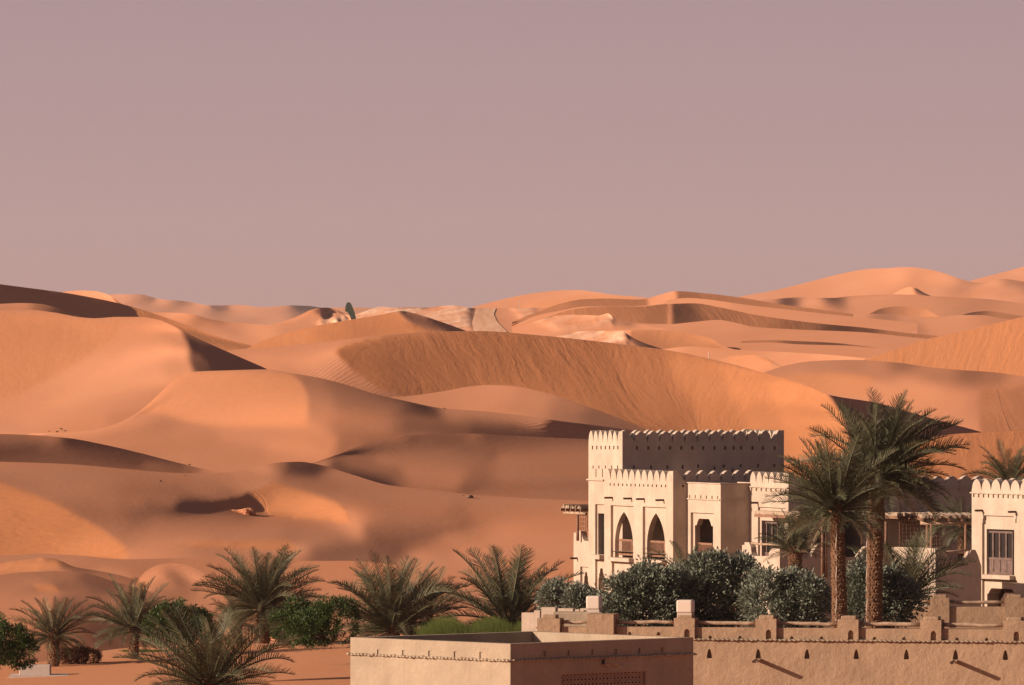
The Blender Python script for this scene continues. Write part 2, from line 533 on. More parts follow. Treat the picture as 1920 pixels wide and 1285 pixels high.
dune('skyline_dune', 4200, [(860, 585), (890, 575), (940, 562), (1000, 550), (1050, 545), (1080, 544), (1110, 547), (1150, 553), (1200, 557), (1260, 566), (1300, 575)], 610,
     [(950, 566, .5, 24), (1040, 552, .48, 26), (1100, 551, .5, 24), (1170, 560, .55, 20)],
     faces=[([(980, 572), (1030, 562), (1070, 556), (1120, 552.5), (1170, 556), (1195, 562), (1195, 590), (960, 600)], [(1050, 562, .66, 24), (1120, 557, .7, 24), (1180, 565, .6, 20)], .6, 1)], mat='sand_far', back=50)

# --- the plain with its rock outcrops and the track
dune('gypsum_flat', 2500, [(540, 612), (600, 603), (640, 594), (672, 588), (695, 580), (712, 575.5), (735, 577), (770, 579), (800, 577), (830, 574), (850, 573), (870, 575), (885, 578), (960, 578), (1010, 577), (1060, 580), (1140, 590), (1240, 605), (1300, 640)], 700,
     [(640, 596, .55, 8), (690, 590, .6, 6), (720, 580, .6, 9), (760, 585, .42, 5), (800, 585, .55, 5), (850, 580, .55, 8), (890, 590, .38, 4), (930, 600, .38, 3), (960, 590, .5, 4), (1000, 600, .55, 5), (850, 610, .45, 5), (700, 605, .5, 5), (1050, 600, .5, 5), (1150, 630, .45, 4), (940, 640, .4, 4)],
     rocky=[([(600, 590), (660, 580), (715, 573), (760, 577), (810, 578), (850, 570), (882, 575), (890, 618), (700, 622), (600, 612)], 1.0), ([(960, 578), (1000, 576), (1010, 600), (985, 605)], .6)], rough=0.35, mat='sand_far', wv=0.6, back=60)
dune('dark_capped_dune', 2300, [(400, 642), (440, 632), (500, 611), (540, 600), (565, 590), (585, 580.5), (600, 577.5), (613, 577), (628, 580), (645, 588), (660, 596), (690, 612)], 650,
     [(500, 618, .6, 12), (550, 602, .62, 14), (600, 602, .6, 12), (450, 635, .5, 8), (640, 600, .55, 10), (560, 612, .3, 10), (520, 625, .35, 10), (620, 610, .5, 8)],
     faces=[([(580, 584), (600, 577), (615, 576), (648, 588), (632, 592), (616, 596), (604, 600), (600, 590)], [(610, 585, -.12, 24)], 0, 1)],
     rocky=[([(598, 604), (615, 594), (645, 586), (670, 596), (660, 604), (600, 615)], .9)], rough=2.0, mat='sand_far', back=40)
dune('left_interdune', 2000, [(200, 592), (250, 590), (290, 586), (335, 587), (362, 590), (400, 600), (440, 605), (500, 609), (560, 606), (620, 615)], 680,
     [(300, 592, .5, 8), (335, 590, .7, 12), (355, 590, .7, 12), (372, 597, .05, 14), (405, 603, .12, 14), (340, 600, .5, 8), (390, 615, .5, 6), (440, 612, .4, 8), (430, 622, .3, 8), (480, 615, .5, 8), (420, 632, .55, 6), (500, 632, .58, 6), (540, 620, .4, 10), (460, 645, .5, 6)], mat='sand_far', back=40)
dune('left_lit_dune', 1900, [(60, 566), (100, 553), (122, 547), (150, 545), (175, 546), (195, 550), (212, 558), (225, 568), (260, 583), (300, 596), (350, 615), (400, 632)], 640,
     [(130, 552, .6, 18), (170, 550, .68, 18), (200, 556, .7, 18), (190, 570, .6, 14), (300, 604, .2, 14)],
     faces=[([(208, 556), (216, 558), (400, 630), (400, 640), (300, 612), (222, 572)], [(240, 578, -.05, 22), (300, 602, .05, 22)], 0, 1)], mat='sand_far', back=40)

# --- right-hand middle ground: low barchans, each slip face standing on its own flat
dune('right_middle_dune', 3300, [(1400, 566), (1440, 562), (1500, 558), (1560, 559), (1600, 555), (1680, 552), (1760, 556), (1850, 561), (1920, 569), (2000, 575)], 612,
     [([(1420, 567), (1450, 566)], .4, 12), ([(1470, 565), (1492, 571)], -.05, 18), ([(1508, 572), (1535, 571)], .62, 14), ([(1556, 562), (1578, 571)], -.05, 18), ([(1600, 562), (1660, 560)], .5, 8), ([(1600, 572), (1700, 567), (1800, 570)], .46, 8), ([(1500, 582), (1620, 582)], .5, 8), ([(1770, 566), (1850, 575)], .36, 8), ([(1850, 590), (1950, 590)], .42, 8), (1700, 600, .42, 8), ([(1800, 580), (1850, 580)], .3, 9)],
     mat='sand_far', back=40)
dune('crescent_dune', 3050, [(1622, 592), (1636, 586), (1650, 579.5), (1680, 575), (1715, 575.5), (1738, 581), (1752, 589), (1770, 598)], 612,
     [(1700, 585, .4, 26)], faces=[([(1600, 560), (1790, 560), (1790, 640), (1600, 640)], [(1645, 585, .12, 27), (1680, 582, .3, 27), (1715, 584, .45, 27), (1745, 590, .62, 26)], .6, 1)], mat='sand_far', back=20)
dune('right_back_slip', 3050, [(1800, 592), (1822, 586), (1850, 583.5), (1900, 590), (1960, 600), (2000, 606)], 620,
     [(1870, 590, .3, 26)], faces=[([(1790, 560), (2010, 560), (2010, 640), (1790, 640)], [(1830, 587, .05, 27), (1870, 590, .3, 27), (1950, 602, .3, 27)], .6, 1)], mat='sand_far', back=20)
dune('crescent_flat', 2950, [(1480, 596), (1560, 590), (1636, 588.5), (1680, 590), (1720, 594), (1760, 594.5), (1800, 591), (1840, 591), (1880, 597.5), (1960, 607), (2000, 612)], 650,
     [([(1500, 600), (1620, 597)], .5, 8), ([(1700, 600), (1800, 598)], .5, 8), ([(1640, 603), (1720, 612)], .22, 9), ([(1740, 606), (1850, 612)], .46, 8), ([(1560, 612), (1680, 622)], .42, 8), ([(1850, 605), (1960, 615)], .36, 8), (1800, 630, .45, 8)], mat='sand_far', back=20)
dune('long_crest_dune', 2900, [(960, 604), (1010, 584), (1053, 569), (1097, 561), (1140, 560), (1197, 562), (1237, 553), (1267, 546), (1320, 550), (1387, 558), (1440, 567), (1493, 575), (1547, 582), (1600, 589)], 606,
     [(1230, 560, .6, 14), (1250, 556, .68, 16)],
     faces=[([(1262, 540), (1330, 545), (1640, 585), (1640, 640), (1262, 640), (1268, 552)], [(1290, 552, .16, 26), (1330, 556, .24, 27), (1400, 565, .26, 27), (1480, 577, .3, 27)], .7, 1),
            ([(950, 540), (1180, 540), (1215, 561), (1225, 640), (950, 640)], [(1040, 578, .36, 25), (1100, 566, .28, 27), (1200, 568, .28, 27)], .7, 1)], mat='sand_far', back=20)
dune('long_crest_flat', 2780, [(960, 612), (1010, 591), (1045, 584), (1100, 575), (1180, 574.5), (1240, 570), (1257, 562), (1290, 559), (1320, 561), (1400, 572), (1480, 581), (1560, 590), (1640, 598), (1720, 606)], 632,
     [([(1040, 590), (1100, 580), (1190, 579)], .56, 8), ([(1250, 566), (1300, 563), (1340, 567)], .56, 8), ([(1400, 577), (1480, 587)], .48, 8), ([(1560, 596), (1650, 603)], .44, 8), (1200, 600, .5, 8), (1500, 610, .45, 8)], mat='sand_far', back=20)
dune('banded_dune', 2620, [(1000, 606), (1030, 594), (1062, 583), (1100, 577), (1150, 575), (1200, 575), (1250, 570.5), (1300, 569), (1347, 576), (1413, 590), (1480, 600), (1547, 608), (1613, 614), (1713, 626), (1800, 634), (1860, 640)], 652,
     [(1050, 590, .5, 8)],
     faces=[([(1000, 540), (1252, 540), (1257, 640), (1000, 640)], [(1060, 590, .42, 26), (1110, 585, .32, 27), (1180, 590, .27, 27), (1240, 598, .2, 27)], .8, 1),
            ([(1257, 540), (1880, 600), (1880, 680), (1257, 680)], [(1270, 588, .0, 20), (1290, 592, .02, 22), (1330, 585, .24, 27), (1420, 602, .26, 28), (1500, 610, .16, 28), (1580, 616, .0, 28), (1620, 620, .05, 28), (1680, 626, .24, 28), (1780, 636, .3, 28)], .8, 2)], mat='sand_far', back=20)
dune('banded_flat', 2450, [(1000, 622), (1060, 602), (1090, 592.5), (1140, 597), (1190, 606), (1256, 608), (1300, 604), (1347, 600), (1385, 607), (1413, 613), (1493, 618), (1613, 623), (1713, 633), (1800, 641), (1860, 646)], 668,
     [([(1060, 606), (1150, 606)], .5, 8), ([(1260, 614), (1330, 608), (1380, 613)], .5, 8), ([(1400, 620), (1500, 624), (1620, 630)], .44, 8), ([(1300, 622), (1380, 630)], .42, 8), ([(1200, 620), (1260, 632)], .46, 8), ([(1650, 636), (1750, 642)], .42, 8), (1400, 640, .4, 8), (1550, 640, .42, 8)], mat='sand_far', back=20)
dune('thin_slip', 2300, [(1390, 640), (1440, 638), (1500, 640), (1560, 643), (1610, 648), (1660, 655)], 660,
     [(1500, 645, .2, 26)], faces=[([(1380, 600), (1680, 600), (1680, 700), (1380, 700)], [(1430, 640, .3, 26), (1500, 644, .1, 27), (1560, 647, .05, 27), (1620, 652, .2, 26)], .6, 1)], mat='sand_far', back=10)
dune('thin_slip_flat', 2250, [(1330, 652), (1380, 644), (1440, 642.5), (1500, 646), (1580, 648), (1640, 652.5), (1720, 660)], 720,
     [([(1380, 648), (1500, 651), (1640, 658)], .45, 8), ([(1400, 660), (1600, 664)], .42, 8), (1500, 690, .45, 8)], mat='sand_far', back=15)
dune('pale_hill', 2200, [(960, 618), (1007, 602), (1040, 593), (1070, 590.5), (1100, 591), (1122, 592), (1140, 588), (1152, 597), (1172, 604), (1195, 608), (1240, 616), (1300, 640)], 680,
     [(1030, 604, .6, 7), (1080, 598, .52, 6), (1120, 600, .55, 6), (1140, 594, .7, 12), (1060, 612, .5, 5), (1130, 612, .5, 5), (1200, 615, .5), (1100, 630, .5, 5)],
     faces=[([(1141, 587), (1153, 597), (1200, 608), (1180, 610), (1150, 602)], [(1160, 603, -.1, 26)], 0, 1)],
     rocky=[([(1000, 600), (1070, 588), (1145, 586), (1150, 606), (1050, 618)], .75)], rough=0.25, mat='sand_far', back=40)
dune('hollow_dune', 2050, [(1100, 640), (1140, 628), (1187, 619), (1230, 619), (1287, 625), (1330, 634), (1357, 650), (1400, 660)], 700,
     [(1300, 650, .5, 6), (1380, 660, .5, 6), (1250, 660, .5, 6)],
     faces=[([(1180, 618), (1230, 617), (1287, 624), (1330, 633), (1360, 652), (1300, 655), (1220, 655), (1180, 640)], [(1210, 635, .25, 28), (1270, 638, .38, 28), (1330, 645, .5, 26)], .8, 1)], mat='sand_far', back=40)
dune('pale_bluff', 1950, [(1000, 650), (1053, 627), (1103, 621), (1140, 621), (1168, 620.5), (1178, 628), (1200, 640), (1243, 655), (1290, 668)], 700,
     [(1060, 632, .5, 5), (1110, 628, .55, 5), (1150, 628, .6, 6), (1165, 628, .75, 14), (1100, 645, .5, 5), (1160, 645, .5, 5)],
     faces=[([(1168, 620), (1180, 628), (1200, 640), (1250, 656), (1240, 668), (1200, 655), (1178, 640)], [(1205, 648, -.12, 28)], 0, 1)],
     rocky=[([(1040, 632), (1100, 618), (1172, 618), (1176, 645), (1060, 648)], .8)], rough=0.25, mat='sand_far', back=30)
dune('bright_flat', 1750, [(1190, 680), (1228, 658), (1260, 653), (1290, 650), (1330, 652), (1400, 657), (1500, 662), (1560, 666), (1620, 672), (1680, 680)], 730,
     [(1260, 658, .65, 7), (1300, 658, .55, 5), (1400, 664, .5, 4), (1500, 668, .6, 5), (1560, 672, .7, 5), (1620, 668, .7, 6), (1350, 672, .5, 5), (1300, 672, .5, 5), (1450, 690, .6, 5)], mat='sand_far', back=30)
dune('small_barchan', 1650, [(1310, 690), (1345, 676), (1373, 668.5), (1413, 666), (1435, 670), (1450, 678), (1468, 688), (1500, 700)], 730,
     [(1470, 695, .5, 8)],
     faces=[([(1310, 690), (1345, 676), (1373, 668), (1413, 665), (1435, 670), (1452, 680), (1440, 690), (1410, 712), (1330, 712)], [(1380, 680, .66, 24), (1425, 678, .72, 22), (1350, 685, .6, 24)], .6, 1)], mat='sand_far', back=30)
dune('right_slip_dune', 1650, [(1560, 694), (1600, 681), (1640, 668), (1720, 641), (1800, 622), (1860, 608), (1920, 594), (2000, 578)], 760,
     [(1700, 680, .55, 30), (1800, 660, .52, 31), (1900, 640, .52, 31), (1640, 676, .6, 26), (1690, 665, .48, 26)],
     faces=[([(1560, 695), (1640, 669), (1720, 642), (1800, 623), (1860, 609), (1920, 595), (2010, 578), (2010, 770), (1560, 770)], [(1640, 680, .52, 30), (1700, 680, .5, 31), (1800, 660, .52, 31), (1900, 640, .55, 31)], .9, 1)], mat='sand', back=30)

# --- left-hand back ridge
dune('left_back_ridge', 1500, [(-80, 520), (0, 533), (60, 541), (120, 549), (210, 566), (260, 579), (300, 592), (350, 610), (400, 628), (440, 640), (490, 652), (560, 668)], 700,
     [(300, 605, .3, 28), (400, 640, .35, 28), (470, 655, .4, 28), (350, 618, .3, 28)],
     faces=[([(-80, 520), (60, 540), (210, 565), (245, 574), (262, 600), (220, 640), (-80, 640)], [(20, 560, -.08, 28), (100, 570, -.12, 28), (220, 585, -.08, 28)], .3, 2),
            ([(245, 574), (300, 592), (400, 628), (490, 652), (560, 668), (560, 720), (240, 720), (262, 600)], [(280, 595, .22, 30), (340, 612, .3, 30), (420, 642, .36, 30)], .9, 1)], back=30)
dune('left_hump', 1330, [(-80, 574), (0, 570), (40, 568.5), (75, 570), (105, 577), (140, 590), (200, 612)], 640,
     [(0, 576, .4, 10), (40, 574, .45, 10), (75, 576, .1, 14), (110, 585, -.05, 18), (50, 590, .4, 10)], back=25)
dune('crested_dune', 1450, [(420, 668), (460, 655), (490, 641), (520, 629), (560, 618.5), (600, 610), (650, 601), (700, 593), (735, 586), (752, 583.5), (775, 587), (810, 598), (840, 608), (872, 620), (930, 645)], 700,
     [(500, 645, .5, 28)],
     faces=[([(420, 668), (490, 640), (560, 618), (650, 600), (735, 586), (746, 584), (762, 602), (795, 614), (830, 622), (880, 700), (420, 700)], [(500, 645, .5, 28), (560, 632, .52, 28), (620, 620, .42, 29), (680, 612, .34, 30), (725, 605, .34, 30), (738, 615, .46, 29), (770, 618, .52, 28)], .9, 1),
            ([(746, 584), (756, 583), (810, 597), (875, 620), (940, 648), (900, 660), (835, 624), (795, 613), (765, 603)], [(800, 603, -.12, 28)], 0, 1)], back=30)

# --- right dune with rolling crest
dune('right_rolling_dune', 1300, [(1390, 716), (1430, 700), (1480, 684), (1530, 677), (1600, 675), (1680, 680), (1745, 689), (1800, 694), (1860, 698), (1920, 706), (2000, 716)], 1000,
     [(1470, 692, .42, 9), (1530, 685, .4, 8), (1600, 684, .36, 8), (1690, 688, .16, 10), (1640, 692, .42, 8), (1760, 700, .36, 8), (1820, 703, .18, 9), (1870, 708, .25, 8), (1900, 716, .5, 8),
      (1500, 708, .5, 22), (1580, 720, .56, 20), (1650, 730, .6, 20), (1700, 712, .62, 18), (1740, 740, .62, 22), (1790, 750, .55, 24), (1640, 760, .6, 22), (1780, 800, .55, 24), (1840, 760, .42, 26)],
     faces=[([(1835, 730), (1860, 724), (1920, 717), (2000, 712), (2000, 1010), (1850, 1010), (1838, 820)], [(1870, 760, .34, 31), (1920, 770, .3, 31), (1960, 770, .3, 31)], .5, 3),
            ([(1450, 706), (1510, 699), (1575, 699), (1640, 704), (1620, 745), (1520, 735)], [(1520, 712, .5, 27), (1580, 712, .56, 26)], .6, 4)], back=30)

# --- the great slip face
CR_N = [(380, 672), (440, 656), (500, 652), (560, 646), (620, 640), (700, 631), (760, 625.5), (830, 621.5), (900, 621), (1000, 628), (1100, 638), (1200, 650), (1240, 655), (1300, 666), (1400, 690), (1430, 699), (1500, 718), (1552, 740), (1640, 755), (1720, 777), (1765, 790), (1845, 812), (1920, 840)]
dune('great_dune', 1120, CR_N, 960,
     [([(450, 662), (540, 655), (620, 646)], .46, 9), ([(480, 672), (560, 676), (610, 668)], .56, 12), (600, 700, .5, 16), ([(540, 692), (590, 712), (620, 730)], .42, 14), (640, 715, .25, 22), (600, 740, .4, 14), (690, 745, .3, 20), (800, 780, .45, 12), (1000, 800, .4, 12)],
     faces=[([(628, 660), (634, 652), (650, 645), (680, 638), (720, 632), (760, 628), (830, 623), (900, 621), (1000, 628), (1100, 638), (1240, 655), (1300, 666), (1430, 699), (1500, 718), (1552, 740), (1580, 775), (1610, 880), (1640, 970), (1200, 970), (1180, 800), (1060, 768), (1000, 752), (930, 738), (860, 742), (760, 744), (710, 728), (670, 700), (640, 675)],
             [(650, 665, .12, 30), (680, 700, .16, 30), ([(720, 650), (740, 720)], .1, 31), ([(800, 640), (850, 730)], .11, 31), ([(950, 640), (1000, 730)], .12, 31), ([(1080, 650), (1150, 770)], .14, 31), ([(1200, 670), (1260, 780)], .22, 31), ([(1300, 690), (1360, 800)], .4, 31), ([(1400, 710), (1440, 820)], .52, 31), ([(1480, 730), (1520, 850)], .62, 31), (1560, 800, .66, 31)], 1.0, 1),
            ([(1552, 739), (1640, 754), (1720, 776), (1765, 789), (1845, 811), (1930, 840), (1930, 970), (1640, 970), (1610, 880), (1580, 775)], [(1640, 790, -.12, 26), (1780, 830, -.12, 26)], 0, 1)], back=30, wv=0.4)
dune('right_front_slip', 1060, [(1700, 832), (1745, 821), (1790, 814), (1845, 811), (1920, 808), (2000, 806)], 1000,
     [(1800, 840, .35, 30)], faces=[([(1690, 800), (2010, 800), (2010, 1010), (1690, 1010)], [(1760, 850, .34, 31), (1850, 850, .34, 31), (1950, 850, .34, 31)], 1.0, 1)], back=25)
dune('middle_hump', 1040, [(620, 740), (700, 745), (760, 743), (830, 734), (880, 725), (920, 722), (960, 724), (1020, 736), (1080, 755), (1150, 780), (1230, 812), (1300, 840)], 900,
     [(740, 752, .35, 12), (800, 748, .42, 10), (880, 736, .46, 12), (930, 732, .5, 12), (1000, 745, .4, 12), (1060, 760, .25, 13), (1120, 780, .12, 14), (1180, 800, .12, 14), (900, 760, .5, 8), (1000, 770, .45, 8), (950, 790, .5, 8), (1060, 795, .25, 10), (1200, 830, .2, 12)], back=22)

# --- the big left dune, and the winding ridge that runs on from its foot
dune('big_left_dune', 960, [(-80, 579), (0, 582), (55, 581.5), (100, 586), (150, 595), (178, 597), (220, 594.5), (262, 594.5), (298, 600), (320, 609), (345, 622), (400, 648), (450, 670), (500, 692), (545, 715)], [(-80, 900), (300, 880), (420, 860), (545, 830)],
     [([(230, 606), (270, 604)], .58, 22), ([(285, 615), (310, 640), (312, 660)], .66, 15), ([(250, 650), (280, 680)], .64, 15), ([(326, 660), (322, 685), (330, 700)], .55, 12), ([(230, 640), (160, 690), (100, 730)], .6, 20), ([(60, 750), (0, 775), (-80, 790)], .6, 22), ([(120, 750), (220, 720), (290, 705)], .68, 12), ([(60, 790), (180, 770), (280, 745)], .66, 8), ([(0, 808), (100, 806), (180, 800)], .55, 6), ([(220, 790), (280, 785), (340, 805)], .44, 6), ([(180, 820), (300, 830), (420, 850)], .42, 5), (400, 740, .6, 12)],
     faces=[([(-80, 585), (0, 585), (100, 590), (178, 600), (230, 600), (225, 630), (150, 680), (90, 715), (30, 745), (-80, 770)], [(0, 610, .46, 30), (100, 630, .48, 30), (200, 610, .56, 28), (60, 690, .47, 30)], .45, 6),
            ([(334, 614), (345, 620), (400, 646), (450, 668), (560, 720), (560, 760), (400, 740), (362, 700), (352, 676), (350, 645)], [([(366, 640), (372, 690)], .02, 22), (420, 675, -.12, 24), (470, 690, -.14, 24), (440, 720, -.1, 22)], 0, 5)], back=25, wv=0.3)
dune('winding_ridge', 930, [(-80, 811), (0, 812), (60, 812.5), (120, 812), (170, 807), (215, 796), (250, 779), (280, 756), (310, 727), (335, 706), (360, 697.5), (420, 695), (500, 693), (548, 700), (600, 709), (650, 722), (700, 738), (760, 752), (830, 766), (900, 771), (960, 777), (1060, 791), (1120, 798), (1200, 810), (1300, 835)], [(-80, 860), (150, 880), (300, 915), (600, 905), (1300, 890)],
     [([(-80, 816), (60, 817), (140, 816), (200, 806), (245, 788)], .54, 7), ([(200, 822), (260, 806), (310, 798)], .46, 6), ([(340, 806), (400, 813)], .5, 6), ([(420, 815), (480, 822), (560, 822)], .6, 7), ([(520, 838), (585, 846)], .62, 8), ([(300, 835), (400, 845), (480, 850)], .45, 5), ([(150, 840), (280, 855)], .42, 5), ([(500, 860), (580, 866)], .5, 6),
      ([(594, 714), (602, 745), (598, 780)], .34, 16), ([(630, 728), (690, 750), (740, 764)], .28, 14), ([(650, 762), (720, 778)], .21, 13), ([(750, 776), (800, 787)], .11, 14),
      ([(850, 772), (900, 777), (960, 783), (1010, 789)], .5, 11), ([(770, 798), (870, 806)], .02, 15), ([(890, 803), (960, 811)], -.05, 16), ([(930, 816), (1050, 820), (1200, 826)], -.05, 16), ([(1040, 800), (1120, 806), (1200, 815)], .05, 14), ([(860, 836), (1250, 856)], .0, 14), ([(640, 798), (700, 806)], .27, 10), ([(700, 828), (780, 832)], .21, 10),
      ([(585, 806), (618, 826), (608, 848)], .56, 9), ([(648, 826), (644, 856)], .28, 9)],
     faces=[([(262, 775), (285, 745), (325, 708), (345, 698), (420, 696), (500, 695), (545, 700), (566, 715), (577, 740), (579, 775), (575, 805), (520, 806), (440, 803), (380, 800), (340, 790), (300, 778)], [([(290, 762), (330, 722)], .6, 22), ([(350, 712), (420, 712)], .57, 25), ([(470, 712), (545, 715)], .56, 27), ([(340, 765), (420, 772)], .6, 25), ([(480, 780), (565, 780)], .62, 26)], .4, 3)],
     back=20, wv=0.3)
dune('valley_floor', 880, [(540, 884), (575, 872), (605, 862), (640, 850), (670, 838), (710, 826), (780, 816), (860, 813), (940, 816), (1040, 821), (1150, 826), (1300, 836)], [(540, 930), (1300, 985)],
     [([(655, 848), (690, 836), (730, 826)], .2, 9), ([(780, 819), (860, 817)], .04, 12), ([(920, 819), (1050, 825), (1250, 833)], -.06, 15), ([(700, 845), (800, 838)], .23, 7), ([(880, 834), (1000, 838), (1250, 843)], .14, 9),
      ([(720, 862), (800, 858), (900, 857)], .34, 6), ([(950, 860), (1050, 858), (1200, 860)], .46, 6), ([(770, 884), (850, 888)], .36, 6), ([(950, 884), (1200, 886)], .38, 6), ([(880, 913), (1000, 912), (1100, 910), (1250, 906)], .05, 12), ([(790, 906), (840, 910)], .22, 9), ([(900, 935), (1200, 945)], .3, 6),
      ([(632, 876), (680, 892), (725, 907)], -.1, 16), ([(650, 864), (700, 878), (745, 896)], .14, 11), (600, 866, .36, 9)], back=15)

# --- low ground on the left
dune('left_bank', 790, [(-80, 812), (0, 814), (60, 816), (130, 822), (200, 835), (260, 849), (330, 867), (385, 880), (430, 888), (480, 900)], [(-80, 890), (300, 905), (480, 930)],
     [([(-80, 818), (0, 820), (90, 824)], .26, 9), ([(-80, 842), (0, 846), (100, 850), (180, 858), (260, 868)], -.06, 15), ([(130, 829), (200, 842), (270, 857), (340, 874)], -.06, 15), ([(90, 836), (180, 851), (280, 867), (345, 877)], .28, 10), ([(-80, 860), (0, 864), (120, 868), (240, 878), (330, 886)], .14, 10), (400, 890, .4, 8)], back=16)
dune('lower_swell', 760, [(-80, 863), (0, 866), (120, 870), (240, 880), (330, 887), (385, 888), (430, 886), (480, 876), (520, 868), (560, 866), (600, 872), (660, 890), (730, 910), (800, 918), (900, 929), (1000, 935), (1100, 940), (1250, 955)], [(-80, 1100), (400, 1110), (1250, 1140)],
     [([(-80, 874), (0, 876), (120, 880), (240, 890), (350, 897)], .38, 7), ([(380, 893), (430, 893)], .42, 8),
      ([(0, 892), (100, 897)], .4, 7), (150, 897, .37, 7), (250, 905, .3, 7), (400, 903, .36, 7), (450, 890, .48, 7), (500, 882, .58, 9), (528, 876, .3, 11), ([(545, 876), (590, 885)], .02, 13), ([(640, 892), (730, 918)], .36, 7), ([(560, 900), (640, 909), (720, 924)], .36, 8), (450, 912, .42, 8), ([(250, 922), (330, 925)], .2, 8), (390, 915, .3, 8), (430, 925, .2, 9), ([(340, 948), (390, 953), (455, 957)], -.22, 17), ([(285, 944), (320, 947)], .06, 11), (250, 946, .18, 8), (200, 955, .28, 7), (480, 905, .42, 9),
      ([(300, 985), (400, 977), (500, 983)], .38, 5), (200, 985, .36, 6), ([(300, 1005), (450, 1000)], .38, 5), (600, 900, .36, 7), ([(650, 930), (720, 932), (820, 950)], .38, 6), ([(900, 955), (1000, 960), (1100, 965)], .37, 6), (850, 978, .28, 7), ([(690, 995), (770, 1002), (860, 990)], .1, 10), ([(655, 978), (672, 1000)], .5, 9), (850, 1008, .36, 6), ([(960, 1000), (1080, 985)], .42, 5), ([(880, 1040), (1050, 1045)], .45, 5), (600, 1005, .32, 6), ([(600, 1036), (680, 1028), (740, 1040)], .06, 10), (780, 1055, .45, 6), (550, 1030, .34, 6), (300, 1030, .4, 5), (420, 1040, .3, 6)],
     faces=[([(-80, 880), (0, 905), (60, 925), (120, 950), (180, 985), (225, 1015), (240, 1032), (236, 1052), (-80, 1060)], [(20, 950, .38, 31), (100, 990, .38, 31), (200, 1025, .48, 30), (0, 1020, .34, 31)], 1.0, 2),
            ([(470, 925), (510, 905), (545, 912), (556, 917), (620, 936), (645, 952), (658, 982), (620, 978), (500, 968), (478, 950)], [(495, 940, .25, 31), (530, 935, .4, 31), (600, 960, .56, 30), (640, 970, .6, 29)], .9, 1),
            ([(330, 1020), (400, 1013), (450, 1014), (540, 1012), (560, 1032), (440, 1030), (380, 1026)], [(400, 1020, .28, 28), (500, 1020, .3, 28)], .8, 1),
            ([(395, 940), (470, 924), (500, 966), (450, 965), (400, 950)], [(460, 952, -.12, 28), (430, 945, -.08, 24)], .5, 1)], back=20, wv=0.3)
dune('near_left_dunes', 560, [(-80, 1042), (0, 1042), (80, 1038.5), (150, 1042), (240, 1049), (320, 1047), (400, 1046), (480, 1054), (560, 1052), (650, 1052), (760, 1062), (900, 1090), (1000, 1110), (1120, 1130)], [(-80, 1280), (60, 1270), (400, 1230), (1120, 1215)],
     [([(-40, 1050), (60, 1046), (150, 1050)], .34, 8), ([(160, 1058), (240, 1060), (270, 1066)], .3, 8), ([(200, 1072), (225, 1082)], .45, 12), ([(390, 1062), (480, 1066)], .36, 7), (395, 1100, .36, 7), (250, 1095, .36, 6), (60, 1130, .4, 5), ([(400, 1130), (450, 1110), (520, 1090)], .34, 6), ([(560, 1075), (650, 1076), (760, 1085)], .42, 6), ([(600, 1110), (850, 1130)], .4, 6), (500, 1160, .36, 6)],
     back=18)
dune('near_lit_crest', 535, [(-80, 1068), (-20, 1059), (0, 1056), (40, 1050), (75, 1046.5), (98, 1047), (116, 1053), (140, 1063), (180, 1070), (230, 1080), (270, 1096), (310, 1122)], 1130,
     [(150, 1075, .24, 10), ([(0, 1085), (120, 1085)], .3, 8), (200, 1085, .3, 8)],
     faces=[([(-80, 1068), (0, 1056), (40, 1050), (75, 1046), (100, 1048), (118, 1056), (110, 1066), (60, 1072), (0, 1078), (-80, 1090)], [(0, 1065, .6, 26), (60, 1056, .64, 26), (100, 1056, .55, 24)], .7, 2)], back=14)
dune('near_round_dune', 525, [(215, 1118), (235, 1104), (255, 1090), (275, 1070), (295, 1060), (320, 1056.5), (342, 1058), (362, 1064), (382, 1075), (405, 1089), (440, 1104), (490, 1120)], 1215,
     [([(240, 1115), (275, 1085), (300, 1066), (330, 1062)], .6, 18), ([(350, 1066), (372, 1078)], .56, 14), ([(385, 1092), (395, 1110)], .42, 10), ([(318, 1073), (330, 1082), (348, 1100)], .16, 14), ([(305, 1105), (330, 1120)], .24, 10), (360, 1100, .34, 10), (300, 1090, .55, 16), (380, 1140, .36, 6), (300, 1150, .3, 8)], back=14)
dune('near_shoulder', 515, [(-80, 1090), (0, 1078), (50, 1073), (100, 1071.5), (150, 1073), (185, 1081), (215, 1091), (260, 1103), (310, 1118), (370, 1138), (430, 1160), (520, 1200)], [(-80, 1270), (60, 1262), (200, 1230), (520, 1222)],
     [([(0, 1084), (60, 1080), (130, 1079)], .26, 9), ([(160, 1082), (215, 1098)], .16, 12), ([(-40, 1100), (60, 1102)], .38, 6), (140, 1105, .3, 7), (230, 1115, .36, 6), ([(0, 1125), (80, 1130)], .4, 5), ([(130, 1140), (200, 1170)], .0, 14), (260, 1150, .1, 12), ([(300, 1126), (400, 1155)], .34, 7), (60, 1170, .36, 6)],
     faces=[([(62, 1098), (80, 1094), (105, 1097), (112, 1110), (70, 1110)], [(90, 1102, .5, 26)], .8, 1)], back=14)

# --- the sandy ground of the gardens
dune('garden_sand', 330, [(-90, 1258), (20, 1247), (100, 1238), (160, 1226), (220, 1217), (300, 1211), (400, 1208), (600, 1207), (700, 1204), (900, 1200), (1010, 1196)], 1500,
     [(100, 1260, .36, 3), (300, 1240, .36, 3), (500, 1230, .37, 3), (640, 1250, .35, 3), (300, 1350, .36, 4), (800, 1300, .35, 3)], mat='sand_near', back=70, back_slope=0.045)

